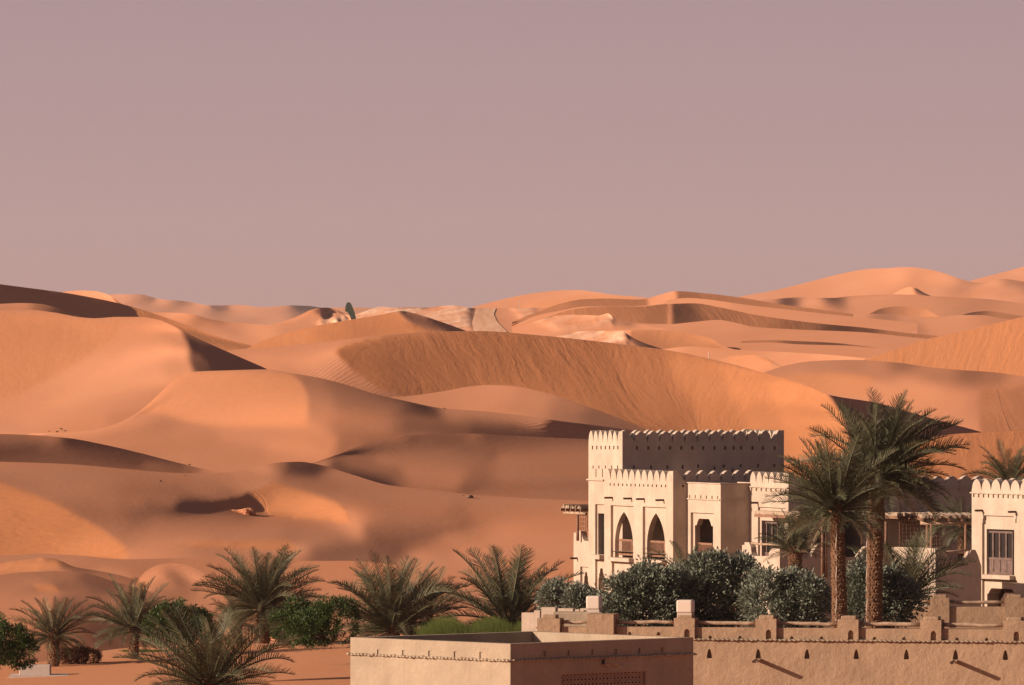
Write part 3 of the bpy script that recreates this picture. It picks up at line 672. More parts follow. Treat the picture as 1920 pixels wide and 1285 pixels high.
def sand_point(u, v):
    """where the view ray through (u, v) meets the garden sand, or the ground falling away behind its rim"""
    us, V, D = DUNES['garden_sand']
    i = int(np.clip(np.searchsorted(us, u), 0, len(us) - 1))
    d = float(np.interp(v, V[i], D[i]))
    return px(u, max(v, V[i, 0]), d)

def sand_behind(u, D):
    us, V, DD = DUNES['garden_sand']
    i = int(np.clip(np.searchsorted(us, u), 0, len(us) - 1))
    rim = px(us[i], V[i, 0], DD[i, 0])
    return Vector(((u - 960.0) / F_PX * D, D, rim.z - 0.045 * (D - rim.y)))

# ---------------------------------------------------------------- plaster, wood and other building materials
def mat_plaster(name, c, grain=1.0, rough_bump=0.5):
    m, n, l, b = new_mat(name, 0.95, 0.05)
    geo = n.new('ShaderNodeNewGeometry').outputs['Position']
    a = noise(n, l, geo, 0.9, 5.0, 0.6)
    f = noise(n, l, geo, 7.0, 6.0, 0.7)
    cc = mixc(n, l, maprange(n, l, a, 0.3, 0.7), [x * 0.84 for x in c], [min(1, x * 1.12) for x in c])
    cc = mixc(n, l, maprange(n, l, f, 0.35, 0.7, 0.0, 0.30), cc, [x * y for x, y in zip(c, (0.74, 0.70, 0.66))])
    # rain streaks, faint
    mp = n.new('ShaderNodeMapping'); mp.inputs['Scale'].default_value = (2.2, 2.2, 0.16)
    l.new(geo, mp.inputs[0])
    sk = noise(n, l, mp.outputs[0], 1.4, 4.0, 0.6)
    cc = mixc(n, l, maprange(n, l, sk, 0.48, 0.72, 0.0, 0.42), cc, [x * y for x, y in zip(c, (0.80, 0.74, 0.70))])
    l.new(cc, b.inputs['Base Color'])
    nb = bump(n, l, b, a, 0.35 * rough_bump, 0.25)
    nb = bump(n, l, b, f, 0.55 * rough_bump, 0.045 * grain, nb)
    return m

def mat_wood(name, c, rough=0.8):
    m, n, l, b = new_mat(name, rough, 0.2)
    geo = n.new('ShaderNodeNewGeometry').outputs['Position']
    a = noise(n, l, geo, 5.0, 5.0, 0.6)
    cc = mixc(n, l, maprange(n, l, a, 0.3, 0.7), [x * 0.65 for x in c], [x * 1.25 for x in c])
    l.new(cc, b.inputs['Base Color'])
    bump(n, l, b, a, 0.4, 0.03)
    return m

M['plaster'] = mat_plaster('pale_plaster', (0.45, 0.355, 0.285), 0.8, 0.45)
M['mud'] = mat_plaster('mud_plaster', (0.345, 0.231, 0.155), 1.3, 0.9)
M['mud_pale'] = mat_plaster('pale_mud_plaster', (0.345, 0.266, 0.197), 1.2, 0.8)
M['screen'] = mat_plaster('carved_screen', (0.36, 0.24, 0.18), 0.5, 0.3)
M['wood'] = mat_wood('red_brown_wood', (0.22, 0.115, 0.075))
M['wood_and_shade'] = mat_wood('dark_wood_and_shade', (0.085, 0.045, 0.032))  # real dark wood; also paints shade on inner walls and backs of openings
M['frame'] = mat_wood('grey_brown_wood', (0.14, 0.092, 0.08))
M['log'] = mat_wood('weathered_log', (0.36, 0.245, 0.17))
M['thatch'] = mat_wood('palm_mat', (0.34, 0.25, 0.185), 1.0)
m, n, l, b = new_mat('window_glass', 0.12, 0.5); b.inputs['Base Color'].default_value = (0.02, 0.018, 0.018, 1); M['glass'] = m
m, n, l, b = new_mat('lamp_shell', 0.6, 0.3); b.inputs['Base Color'].default_value = (0.62, 0.50, 0.42, 1); M['lamp'] = m
m, n, l, b = new_mat('concrete', 0.9, 0.1); b.inputs['Base Color'].default_value = (0.50, 0.40, 0.34, 1); M['concrete'] = m
_t = noise(n, l, n.new('ShaderNodeNewGeometry').outputs['Position'], 6.0, 5.0); l.new(mixc(n, l, _t, (0.42, 0.33, 0.28), (0.56, 0.46, 0.40)), b.inputs['Base Color'])
m, n, l, b = new_mat('soil', 1.0, 0.0)
_g = n.new('ShaderNodeNewGeometry').outputs['Position']
l.new(mixc(n, l, noise(n, l, _g, 0.8, 6.0), (0.30, 0.17, 0.10), (0.44, 0.27, 0.17)), b.inputs['Base Color']); M['soil'] = m

# ---------------------------------------------------------------- facades
class Face:
    """an upright plane: a corner seen at photo column u0 at distance D0, running along the ground direction d"""
    def __init__(self, corner, d, n):
        self.c = Vector((corner[0], corner[1], 0)); self.d = Vector((d[0], d[1], 0)).normalized(); self.n = Vector((n[0], n[1], 0)).normalized()
    def s(self, u, out=0.0):
        k = (u - 960.0) / F_PX
        o = self.c + self.n * out
        return (k * o.y - o.x) / (self.d.x - k * self.d.y)
    def z(self, s, v, out=0.0):
        y = (self.c + self.d * s + self.n * out).y
        return CAM_Z - (v - V_HOR) / F_PX * y
    def sz(self, u, v, out=0.0):
        s = self.s(u, out); return s, self.z(s, v, out)
    def P(self, s, z, out=0.0):
        p = self.c + self.d * s + self.n * out
        return Vector((p.x, p.y, z))
    def off(self, out):
        return Face((self.c + self.n * out)[:2], self.d[:2], self.n[:2])

def ogive(k=0.9):
    n0 = math.sqrt(1 - (k / (1 + k)) ** 2)
    return lambda t: math.sqrt(max(0.0, 1 - ((abs(t) + k) / (1 + k)) ** 2)) / n0
def rounded(t): return math.sqrt(max(0.0, 1 - t * t))

class Hole:
    """an opening in a facade; shape gives the height of the head across t = -1..1 above the springing"""
    def __init__(self, s0, s1, z0, z1, depth=0.3, shape=None, spring=None, back=0, sub=None):
        self.s0, self.s1 = min(s0, s1), max(s0, s1)
        self.z0, self.z1 = min(z0, z1), max(z0, z1)
        self.depth, self.shape, self.back, self.sub = depth, shape, back, sub or []
        self.spring = self.z0 if spring is None else spring
    def head(self, s):
        if self.shape is None: return self.z1
        t = (s - (self.s0 + self.s1) / 2) / ((self.s1 - self.s0) / 2)
        return self.spring + (self.z1 - self.spring) * self.shape(max(-1, min(1, t)))
    def strips(self):
        if self.shape is None: return [self.s0, self.s1]
        return [self.s0 + (self.s1 - self.s0) * (0.5 - 0.5 * math.cos(math.pi * k / 16)) for k in range(17)]

def hole_px(f, u0, u1, v0, v1, depth=0.3, shape=None, vs=None, back=0, sub=None, out=0.0):
    """an opening given by its photo columns and rows on a facade"""
    s0, s1 = f.s(u0, out), f.s(u1, out); sm = (s0 + s1) / 2
    return Hole(s0, s1, f.z(sm, v1, out), f.z(sm, v0, out), depth, shape, None if vs is None else f.z(sm, vs, out), back, sub)

def facade(mb, f, s0, s1, z0, z1, holes=(), out=0.0, mi=0):
    ss = sorted(set([s0, s1] + [x for h in holes for x in (h.s0, h.s1) if s0 < x < s1]))
    zs = sorted(set([z0, z1] + [x for h in holes for x in (h.z0, h.z1) if z0 < x < z1]))
    for a, b_ in zip(ss[:-1], ss[1:]):
        for c, d in zip(zs[:-1], zs[1:]):
            ms, mz = (a + b_) / 2, (c + d) / 2
            if any(h.s0 < ms < h.s1 and h.z0 < mz < h.z1 for h in holes): continue
            mb.face([f.P(a, c, out), f.P(b_, c, out), f.P(b_, d, out), f.P(a, d, out)], mi)
    for h in holes:
        st = h.strips(); o2 = out - h.depth
        for a, b_ in zip(st[:-1], st[1:]):
            za, zb = h.head(a), h.head(b_)
            if h.shape is not None:
                mb.face([f.P(a, za, out), f.P(b_, zb, out), f.P(b_, h.z1, out), f.P(a, h.z1, out)], mi)
            mb.face([f.P(a, za, out), f.P(b_, zb, out), f.P(b_, zb, o2), f.P(a, za, o2)], mi)
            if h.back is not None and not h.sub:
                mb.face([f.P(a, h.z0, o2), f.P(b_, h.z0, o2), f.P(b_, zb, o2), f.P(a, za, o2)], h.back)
        mb.face([f.P(h.s0, h.z0, out), f.P(h.s1, h.z0, out), f.P(h.s1, h.z0, o2), f.P(h.s0, h.z0, o2)], mi)
        for s in (h.s0, h.s1):
            mb.face([f.P(s, h.z0, out), f.P(s, h.head(s), out), f.P(s, h.head(s), o2), f.P(s, h.z0, o2)], mi)
        if h.sub: facade(mb, f, h.s0, h.s1, h.z0, h.z1, h.sub, o2, mi)

def block(mb, f, s0, s1, z0, z1, o0, o1, mi=0):
    """a solid between two offsets of a facade plane"""
    mb.hexa([f.P(s0, z0, o1), f.P(s1, z0, o1), f.P(s1, z0, o0), f.P(s0, z0, o0), f.P(s0, z1, o1), f.P(s1, z1, o1), f.P(s1, z1, o0), f.P(s0, z1, o0)], mi)

def profile_solid(mb, f, prof, o0, o1, mi=0):
    """an outline drawn on a facade plane (list of s, z), given thickness"""
    n = len(prof)
    pts = [f.P(s, z, o1) for s, z in prof] + [f.P(s, z, o0) for s, z in prof]
    fs = [tuple(range(n)), tuple(reversed(range(n, 2 * n)))] + [(i, (i + 1) % n, n + (i + 1) % n, n + i) for i in range(n)]
    mb.add(pts, fs, mi)

# one rounded-pointed battlement, unit wide, thin, standing on its base
def merlon_mesh():
    mb = MB(); og = ogive(0.55); W = 0.94; pr = []
    for k in range(13):
        t = -1 + 2 * k / 12
        pr.append((t * W / 2, 0.10 + 0.90 * og(t)))
    pr = [(-W / 2, 0.0)] + pr + [(W / 2, 0.0)]
    fc = Face((0, 0), (1, 0), (0, -1))
    profile_solid(mb, fc, pr, -0.34, 0.0)
    return mb.mesh('merlon', M['plaster'])
MERLON = merlon_mesh()
def corner_merlon_mesh():
    mb = MB(); pr = [(0, 0.0), (0, 1.0)]
    for k in range(9):
        t = k / 8
        pr.append((0.42 + 0.58 * t, 1.0 - 0.88 * math.sin(t * math.pi / 2) ** 1.3))
    pr.append((1.0, 0.0))
    profile_solid(mb, Face((0, 0), (1, 0), (0, -1)), list(reversed(pr)), -0.34, 0.0)
    return mb.mesh('corner_merlon', M['plaster'])
CORNER_MERLON = corner_merlon_mesh()

def merlons(f, s0, s1, z, h, n, parent, corner=0, end=0):
    """a row of battlements on a parapet; corner: a broad scooped one at s0"""
    pitch = (s1 - s0) / n
    ang = math.atan2(f.d.y, f.d.x)
    flip = (Vector((-f.d.y, f.d.x, 0)).dot(f.n) > 0)     # does local -Y point outwards?
    for k in range(n):
        is_c = corner and k == 0
        is_e = end and k == n - 1
        p = f.P(s0 + pitch * (k + (0.0 if is_c else (1.0 if is_e else 0.5))), z)
        o = bpy.data.objects.new('merlon', CORNER_MERLON if (is_c or is_e) else MERLON)
        col.objects.link(o)
        o.parent = parent
        o.matrix_parent_inverse = world_matrix(parent).inverted()
        o.location = p
        o.rotation_euler = (0, 0, ang)
        j = 1.0 + random.uniform(-0.03, 0.03)
        o.scale = (abs(pitch) * (-1 if is_e else 1), (-1.0 if flip else 1.0), h * j)

def spout(f, u, v, L, parent, w=0.10, mat='wood_and_shade'):
    s, z = f.sz(u, v)
    mb = MB()
    block(mb, f, s - w / 2, s + w / 2, z - 0.05, z + 0.01, -0.1, L)
    block(mb, f, s - w / 2, s - w / 2 + 0.02, z + 0.011, z + 0.05, -0.1, L)
    block(mb, f, s + w / 2 - 0.02, s + w / 2, z + 0.011, z + 0.05, -0.1, L)
    mb.build('rain_spout', M[mat], parent)

def balustrade(f, u0, u1, v0, v1, out, parent):
    s0, s1 = sorted((f.s(u0, out), f.s(u1, out))); sm = (s0 + s1) / 2
    zt, zb = f.z(sm, v0, out), f.z(sm, v1, out)
    mb = MB()
    block(mb, f, s0, s1, zt - 0.11, zt, out - 0.04, out + 0.04)
    block(mb, f, s0, s1, zb + 0.10, zb + 0.20, out - 0.03, out + 0.03)
    block(mb, f, s0, s0 + 0.10, zb + 0.203, zt - 0.113, out - 0.03, out + 0.03)
    block(mb, f, s1 - 0.10, s1, zb + 0.203, zt - 0.113, out - 0.03, out + 0.03)
    k = int((s1 - s0) / 0.13)
    for i in range(1, k):
        x = s0 + (s1 - s0) * i / k
        block(mb, f, x - 0.028, x + 0.028, zb + 0.203, zt - 0.113, out - 0.02, out + 0.02)
    mb.build('balustrade', M['wood'], parent)

def course(f, u0, u1, v, parent, h=0.06, out=0.06, dent=0, mat='plaster', drop=True):
    s0, s1 = sorted((f.s(u0), f.s(u1)))
    za, zb = f.z(f.s(u0), v), f.z(f.s(u1), v)
    if f.s(u0) > f.s(u1): za, zb = zb, za
    z = (za + zb) / 2
    mb = MB()
    block(mb, f, s0, s1, z - h / 2, z + h / 2, 0.0, out)
    for k in range(dent):
        x = s0 + (s1 - s0) * (k + 0.5) / dent
        block(mb, f, x - 0.05, x + 0.05, z - h / 2 - 0.17 if drop else z + h / 2 + 0.003, z - h / 2 - 0.003 if drop else z + h / 2 + 0.17, 0.0, out * 0.8)
    mb.build('string_course', M[mat], parent)

A = math.radians(24.0)
EL, ER = (-math.sin(A), math.cos(A)), (math.cos(A), math.sin(A))          # along the lit faces (away), along the shaded faces
NL, NR = (-math.cos(A), -math.sin(A)), (math.sin(A), -math.cos(A))        # their outward normals
def lit(u, D): p = px(u, 0, D); return Face((p.x, p.y), EL, NL)
def dark(u, D): p = px(u, 0, D); return Face((p.x, p.y), ER, NR)
GROUND = 0.2

hotel = empty('hotel_building', px(1262, 1150, 440), 0,
              'pale plaster fort-style hotel with battlemented tower, pointed arches and balconies', 'building')

# --- front wing with the two pointed arches
fF, rF = lit(1262, 440), dark(1262, 440)
sF = fF.s(1133)
zF = fF.z(fF.s(1200), 901)                 # top of the solid parapet
og = ogive(0.9)
holesF = []
for (pu0, pu1, pv0, au0, au1, av0, av1) in ((1145, 1188, 948.5, 1153, 1187, 960, 1046), (1205, 1248.5, 951, 1213, 1247, 962.5, 1049)):
    arch = hole_px(fF, au0, au1, av0, av1, 0.3, og, av0 + 62, None, out=-0.14)
    holesF.append(hole_px(fF, pu0, pu1, pv0, av1 + 0.2, 0.14, sub=[arch]))
low = [hole_px(fF, 1147, 1187, 1056, 1150, 0.14, sub=[hole_px(fF, 1154, 1186, 1070, 1150, 0.6, og, 1110, None, out=-0.14)]),
       hole_px(fF, 1207, 1248, 1058, 1150, 0.14, sub=[hole_px(fF, 1214, 1246, 1074, 1150, 0.6, og, 1112, None, out=-0.14)])]
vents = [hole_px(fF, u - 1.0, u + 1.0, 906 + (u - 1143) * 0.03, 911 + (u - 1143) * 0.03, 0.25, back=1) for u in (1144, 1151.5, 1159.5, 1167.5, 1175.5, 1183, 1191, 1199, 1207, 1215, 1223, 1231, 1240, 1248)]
mb = MB()
facade(mb, fF, 0, sF, GROUND, zF, holesF + low + vents)
eR = rF.s(1420)
facade(mb, rF, 0, eR, GROUND, zF, [hole_px(rF, 1279, 1282.5, 909.5, 914, 0.3, back=1)])
mb.face([rF.P(0, zF - 0.5), rF.P(eR, zF - 0.5), rF.P(eR, zF - 0.5) + fF.d * sF, fF.P(sF, zF - 0.5)])              # roof
mb.face([rF.P(0, 3.9), rF.P(eR, 3.9), rF.P(eR, 3.9) + fF.d * sF, fF.P(sF, 3.9)])                                # upper floor
mb.face([fF.P(sF, GROUND), fF.P(sF, zF - .5), fF.P(sF, zF - .5) + rF.d * eR, fF.P(sF, GROUND) + rF.d * eR], 1)  # end wall coloured dark to stand for the shade indoors
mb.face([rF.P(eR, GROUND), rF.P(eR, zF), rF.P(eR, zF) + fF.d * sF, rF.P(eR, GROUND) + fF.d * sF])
for q in (rF.P(3.0, GROUND), ):                                                                                  # inner wall of the loggia, interior shade painted in by a dark colour
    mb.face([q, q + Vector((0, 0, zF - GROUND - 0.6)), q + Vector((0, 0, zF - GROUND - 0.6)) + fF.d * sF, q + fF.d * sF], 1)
wingF = mb.build('front_wing', [M['plaster'], M['wood_and_shade']], hotel)
merlons(fF, 0.1, sF, zF, 0.56, 11, wingF)
merlons(rF, 0.0, eR, zF, 0.56, 7, wingF, corner=1)
for u, v in ((1148.5, 933.5), (1184, 935), (1208, 936), (1244.5, 938)): spout(fF, u, v, 0.46, wingF)
balustrade(fF, 1155, 1187, 1011, 1045, -0.36, wingF); balustrade(fF, 1215, 1247.5, 1014, 1048, -0.36, wingF)
for (u0, u1, v0, v1) in ((1145, 1188, 1046, 1053), (1205, 1250, 1049, 1056)):
    mb = MB(); s0, s1 = sorted((fF.s(u0), fF.s(u1))); sm = (s0 + s1) / 2
    block(mb, fF, s0, s1, fF.z(sm, v1), fF.z(sm, v0), 0.0, 0.28)
    mb.build('window_sill', M['plaster'], wingF)

# --- the tower behind it
fT0 = fF.off(-0.35)
sT = fT0.s(1167)
cT = fT0.P(sT, 0)
fT, rT = Face((cT.x, cT.y), EL, NL), Face((cT.x, cT.y), ER, NR)
eT, wT = fT.s(1103.5), rT.s(1470)
zT = fT.z(0, 829.5)
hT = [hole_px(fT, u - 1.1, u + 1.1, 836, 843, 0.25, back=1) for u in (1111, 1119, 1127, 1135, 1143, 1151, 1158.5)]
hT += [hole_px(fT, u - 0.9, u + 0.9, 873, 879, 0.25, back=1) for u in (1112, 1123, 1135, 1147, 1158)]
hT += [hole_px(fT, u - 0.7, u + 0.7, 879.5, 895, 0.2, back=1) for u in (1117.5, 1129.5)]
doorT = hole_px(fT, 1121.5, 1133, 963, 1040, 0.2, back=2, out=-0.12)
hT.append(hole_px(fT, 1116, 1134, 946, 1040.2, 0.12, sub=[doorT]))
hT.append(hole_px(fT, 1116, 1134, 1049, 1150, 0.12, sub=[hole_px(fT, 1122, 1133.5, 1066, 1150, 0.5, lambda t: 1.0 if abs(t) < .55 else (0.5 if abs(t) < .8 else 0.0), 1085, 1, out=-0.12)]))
hR = [hole_px(rT, u - 1.9, u + 1.9, 837, 843.5, 0.3, back=1) for u in (1194.6, 1215.7, 1236.3, 1256.7, 1277.6, 1298.4, 1318.8, 1340, 1359.8, 1375.8, 1389.8, 1410.9, 1430.8, 1452.4)]
hR += [hole_px(rT, u - 1.7, u + 1.7, v - 3, v + 3.5, 0.3, back=1) for u, v in ((1189, 876), (1221, 876), (1251.5, 876), (1280, 875.5), (1309, 874), (1340, 878), (1357, 874), (1389, 873.5), (1421.5, 873.5), (1452, 873.5))]
hR += [hole_px(rT, u - 1.5, u + 1.5, 877.8, 887, 0.3, back=1) for u in (1373.5, 1405.8)]
mb = MB()
facade(mb, fT, 0, eT, GROUND, zT, hT)
facade(mb, rT, 0, wT, GROUND, zT, hR)
mb.face([rT.P(0, zT - 0.4), rT.P(wT, zT - 0.4), rT.P(wT, zT - 0.4) + fT.d * eT, fT.P(eT, zT - 0.4)])
mb.face([fT.P(eT, GROUND), fT.P(eT, zT), fT.P(eT, zT) + rT.d * wT, fT.P(eT, GROUND) + rT.d * wT])
mb.face([rT.P(wT, GROUND), rT.P(wT, zT), rT.P(wT, zT) + fT.d * eT, rT.P(wT, GROUND) + fT.d * eT])
tower = mb.build('tower', [M['plaster'], M['wood_and_shade'], M['glass']], hotel)
merlons(fT, 0.05, eT, zT, 0.58, 7, tower)
merlons(rT, 0.0, wT, zT, 0.58, 13, tower, corner=1, end=1)
bF = Face((fT.P(eT, 0) + Vector((0, 0, 0)))[:2], ER, (-NR[0], -NR[1]))
merlons(bF, 0.2, wT, zT, 0.58, 13, tower)
bR = Face((rT.P(wT, 0))[:2], EL, (-NL[0], -NL[1]))
merlons(bR, 0.2, eT, zT, 0.58, 7, tower)
course(fT, 1102.5, 1133.5, 900, tower, 0.07, 0.10)
mb = MB(); s0, s1 = sorted((fT.s(1115), fT.s(1133.5)))
block(mb, fT, s0, s1, fT.z((s0 + s1) / 2, 1048.5), fT.z((s0 + s1) / 2, 1040.5), 0.0, 0.3); mb.build('window_sill', M['plaster'], tower)

# --- annex between the wings
cA0 = rF.P(rF.s(1288.5), 0)
k = Vector((EL[0], EL[1], 0)) * -1
lA = 0.0
while (cA0 + k * lA).x / (cA0 + k * lA).y * F_PX + 960 < 1351: lA += 0.02
cA = cA0 + k * lA
fA, rA = Face(cA[:2], EL, NL), Face(cA[:2], ER, NR)
zA = fA.z(fA.s(1320), 907)
oA = hole_px(fA, 1303, 1337, 973, 1048, 0.3, lambda t: 1.0 if abs(t) < .62 else (0.55 if abs(t) < .82 else 0.0), 986, None, out=-0.14)
mb = MB()
eA = rA.s(1412)
facade(mb, fA, 0, lA, GROUND, zA, [hole_px(fA, 1295, 1338, 962, 1048.2, 0.14, sub=[oA])])
facade(mb, rA, 0, eA, GROUND, zA)
mb.face([fA.P(0, zA), fA.P(lA, zA), fA.P(lA, zA) + rA.d * eA, rA.P(eA, zA)])
q = rA.P(1.5, GROUND); mb.face([q, q + Vector((0, 0, zA - GROUND - .05)), q + Vector((0, 0, zA - GROUND - .05)) + fA.d * lA, q + fA.d * lA], 1)  # annex inner wall, its shade put in as a dark colour
annex = mb.build('annex', [M['plaster'], M['wood_and_shade']], hotel)
mb = MB()
block(mb, fA, -0.06, lA, zA, zA + 0.05, -0.3, 0.06); block(mb, rA, 0.0, eA, zA + 0.001, zA + 0.051, -0.3, 0.06)
mb.build('coping', M['plaster'], annex)
course(fA, 1288, 1351, 936.5, annex, 0.06, 0.07, 6, drop=False); course(rA, 1351, 1408, 938, annex, 0.06, 0.07)
balustrade(fA, 1305, 1337, 1018, 1048, -0.36, annex)

# --- side wing
cG0 = rA.P(rA.s(1406), 0)
lG = 0.0
while (cG0 + k * lG).x / (cG0 + k * lG).y * F_PX + 960 < 1478: lG += 0.02
cG = cG0 + k * lG
fG, rG = Face(cG[:2], EL, NL), Face(cG[:2], ER, NR)
zG = fG.z(fG.s(1440), 906)
mb = MB()
wG = hole_px(fG, 1428, 1470, 977, 1062, 0.25, back=2, out=-0.12)
facade(mb, fG, 0, lG + 1.5, GROUND, zG, [hole_px(fG, 1421, 1473, 952, 1062.2, 0.12, sub=[wG])])
eG = rG.s(1500)
facade(mb, rG, 0, eG, GROUND, zG)
mb.face([fG.P(0, zG - .4), fG.P(lG, zG - .4), fG.P(lG, zG - .4) + rG.d * eG, rG.P(eG, zG - .4)])
mb.face([rG.P(eG, GROUND), rG.P(eG, zG), rG.P(eG, zG) + rG.n * -lG, rG.P(eG, GROUND) + rG.n * -lG])
side = mb.build('side_wing', [M['plaster'], M['wood_and_shade'], M['glass']], hotel)
merlons(fG, 0.1, lG, zG, 0.56, 6, side)
merlons(rG, 0.0, eG, zG, 0.56, 1, side, corner=1)
course(fG, 1405, 1478, 914, side, 0.06, 0.09, 8)
spout(fG, 1421, 943, 0.46, side)
# glazed doors of the side wing
mb = MB(); o = -0.36
s0, s1 = sorted((fG.s(1429, o), fG.s(1470, o))); zt, zb = fG.z((s0 + s1) / 2, 978, o), fG.z((s0 + s1) / 2, 1062, o)
for i in range(5):
    x = s0 + (s1 - s0) * i / 4
    block(mb, fG, max(s0, x - .05), min(s1, x + .05), zb, zt, o, o + 0.06)
block(mb, fG, s0, s1, zt - 0.12, zt, o + .001, o + 0.061); block(mb, fG, s0, s1, zb, zb + 0.7, o + .002, o + 0.05)
mb.build('glazed_door', M['frame'], side)

# --- balcony in front of the side wing: parapet with a scooped gap and a log rail
def balcony(f, pts_px, out0, out1, parent, name='balcony_wall', mat='plaster', base=GROUND):
    prof = [f.sz(u, v, out1) for u, v in pts_px]
    s_a, s_b = prof[0][0], prof[-1][0]
    mb = MB()
    profile_solid(mb, f, prof + [(s_b, base), (s_a, base)], out0, out1)
    return mb.build(name, M[mat], parent)
def scoop(u0, u1, v_top, v_low, n=5):
    """edge points of a quarter scoop from (u0, v_top) down to (u1, v_low)"""
    return [(u0 + (u1 - u0) * math.sin(i / n * math.pi / 2), v_top + (v_low - v_top) * (1 - math.cos(i / n * math.pi / 2))) for i in range(n + 1)]
fB = Face((cG + Vector((k.x, k.y, 0)) * 0.6 + Vector((NL[0], NL[1], 0)) * 1.2)[:2], EL, NL)
bal = balcony(fB, [(1464, 1026)] + scoop(1452, 1441, 1028, 1043) + scoop(1413, 1408, 1043, 1026)[::1] + [(1404, 1017), (1396, 1017), (1396, 1022), (1391.5, 1022)], -0.3, 0.0, hotel)
mb = MB(); mb.tube([fB.P(fB.s(1400), fB.z(fB.s(1400), 1019), -0.15), fB.P(fB.s(1430), fB.z(fB.s(1430), 1021), -0.15), fB.P(fB.s(1463), fB.z(fB.s(1463), 1023), -0.15)], 0.06, 7); mb.build('log_rail', M['log'], bal, True)

# --- the low left-hand wing
fS = Face(fT.P(eT - 0.2, 0, -0.45)[:2], EL, NL)
eS = fS.s(1075.5)
mb = MB()
zS = fS.z(0.8, 1003)
hS = [hole_px(fS, 1088, 1104, 1063, 1150, 0.12, sub=[hole_px(fS, 1094.5, 1103.5, 1073, 1150, 0.5, lambda t: 1.0 if abs(t) < .5 else (0.6 if abs(t) < .75 else 0.0), 1092, 1, out=-0.12)])]
facade(mb, fS, -1.0, eS, GROUND, zS - 0.35, hS)
mb.face([fS.P(eS, GROUND), fS.P(eS, zS - .35), fS.P(eS, zS - .35, -6), fS.P(eS, GROUND, -6)])
mb.face([fS.P(-1, zS - .75), fS.P(eS, zS - .75), fS.P(eS, zS - .75, -6), fS.P(-1, zS - .75, -6)])
low_wing = mb.build('low_wing', [M['plaster'], M['wood_and_shade']], hotel)
zb = zS - 0.352
prof = [fS.sz(1104, 1017)] + [fS.sz(u, v) for u, v in scoop(1099, 1091, 1016, 1000)] + [fS.sz(1089, 995), fS.sz(1080, 995), fS.sz(1080, 999), fS.sz(1075.6, 999)]
mb = MB(); profile_solid(mb, fS, prof + [(prof[-1][0], zb), (prof[0][0], zb)], -0.3, -0.002); mb.build('balcony_wall', M['plaster'], low_wing)
spout(fS, 1082.5, 1047, 0.42, low_wing)

# --- long shaded range at the back
pL = px(1490, 0, 462); rL = Face(pL[:2], ER, NR)
eL = rL.s(1850)
zL = rL.z(rL.s(1700), 909)
mb = MB()
facade(mb, rL, 0, eL, GROUND, zL, [hole_px(rL, 1560, 1624, 962, 1050, 3.0, back=1), hole_px(rL, 1530, 1552, 985, 1050, 2.0, rounded, 995, 1)])
mb.face([rL.P(0, zL - .4), rL.P(eL, zL - .4), rL.P(eL, zL - .4, -6), rL.P(0, zL - .4, -6)])
mb.face([rL.P(0, GROUND), rL.P(0, zL), rL.P(0, zL, -6), rL.P(0, GROUND, -6)])
mb.face([rL.P(0, GROUND, -6), rL.P(eL, GROUND, -6), rL.P(eL, zL, -6), rL.P(0, zL, -6)])
rng = mb.build('long_range', [M['plaster'], M['wood_and_shade']], hotel)
merlons(rL, 0.0, eL, zL, 0.46, 14, rng)
course(rL, 1490, 1850, 915.5, rng, 0.06, 0.09, 18)

# ---------------------------------------------------------------- the villa on the right
A2 = math.radians(32.0)
EL2, ER2 = (-math.sin(A2), math.cos(A2)), (math.cos(A2), math.sin(A2))
NL2, NR2 = (-math.cos(A2), -math.sin(A2)), (math.sin(A2), -math.cos(A2))
p0 = px(1822, 0, 420)
c2 = Vector((p0.x, p0.y, 0)) - Vector((EL2[0], EL2[1], 0)) * 9.0          # its near corner, outside the picture
fV, rV = Face(c2[:2], EL2, NL2), Face(c2[:2], ER2, NR2)
lV = 9.0
villa = empty('villa', fV.P(lV, GROUND), 0, 'pale plaster villa with rounded battlements and a tall dark wood window', 'building')
zV = fV.z(fV.s(1870), 919)
mb = MB()
win = hole_px(fV, 1850, 1901.5, 993, 1078, 0.2, back=2, out=-0.12)
up = hole_px(fV, 1841.5, 1906, 967.5, 1078.2, 0.12, sub=[win])
arch = hole_px(fV, 1851, 1905, 1104, 1160, 0.7, lambda t: 1.0 if abs(t) < .78 else (0.75 if abs(t) < .88 else 0.4), 1122, 1, out=-0.12)
lo = hole_px(fV, 1841.5, 1907, 1087, 1160.2, 0.12, sub=[arch])
facade(mb, fV, 0, lV, GROUND, zV, [up, lo])
facade(mb, rV, 0, 7, GROUND, zV)
mb.face([fV.P(0, zV - .4), fV.P(lV, zV - .4), fV.P(lV, zV - .4, -7), fV.P(0, zV - .4, -7)])
mb.face([fV.P(lV, GROUND), fV.P(lV, zV), fV.P(lV, zV, -7), fV.P(lV, GROUND, -7)])
vw = mb.build('wall', [M['plaster'], M['wood_and_shade'], M['glass']], villa)
merlons(fV, 0.0, lV, zV, 0.52, 11, vw)
fVb = Face(fV.P(lV, 0)[:2], ER2, (-NR2[0], -NR2[1])); merlons(fVb, 0.3, 7, zV, 0.52, 8, vw)
course(fV, 1821, 1960, 926, vw, 0.06, 0.09, 15)
for u, v in ((1842, 957.5), (1904.5, 960)): spout(fV, u, v, 0.44, vw)
mb = MB(); s0, s1 = sorted((fV.s(1839), fV.s(1903))); sm = (s0 + s1) / 2
block(mb, fV, s0, s1, fV.z(sm, 1086), fV.z(sm, 1078.5), 0.0, 0.32); mb.build('window_sill', M['plaster'], vw)
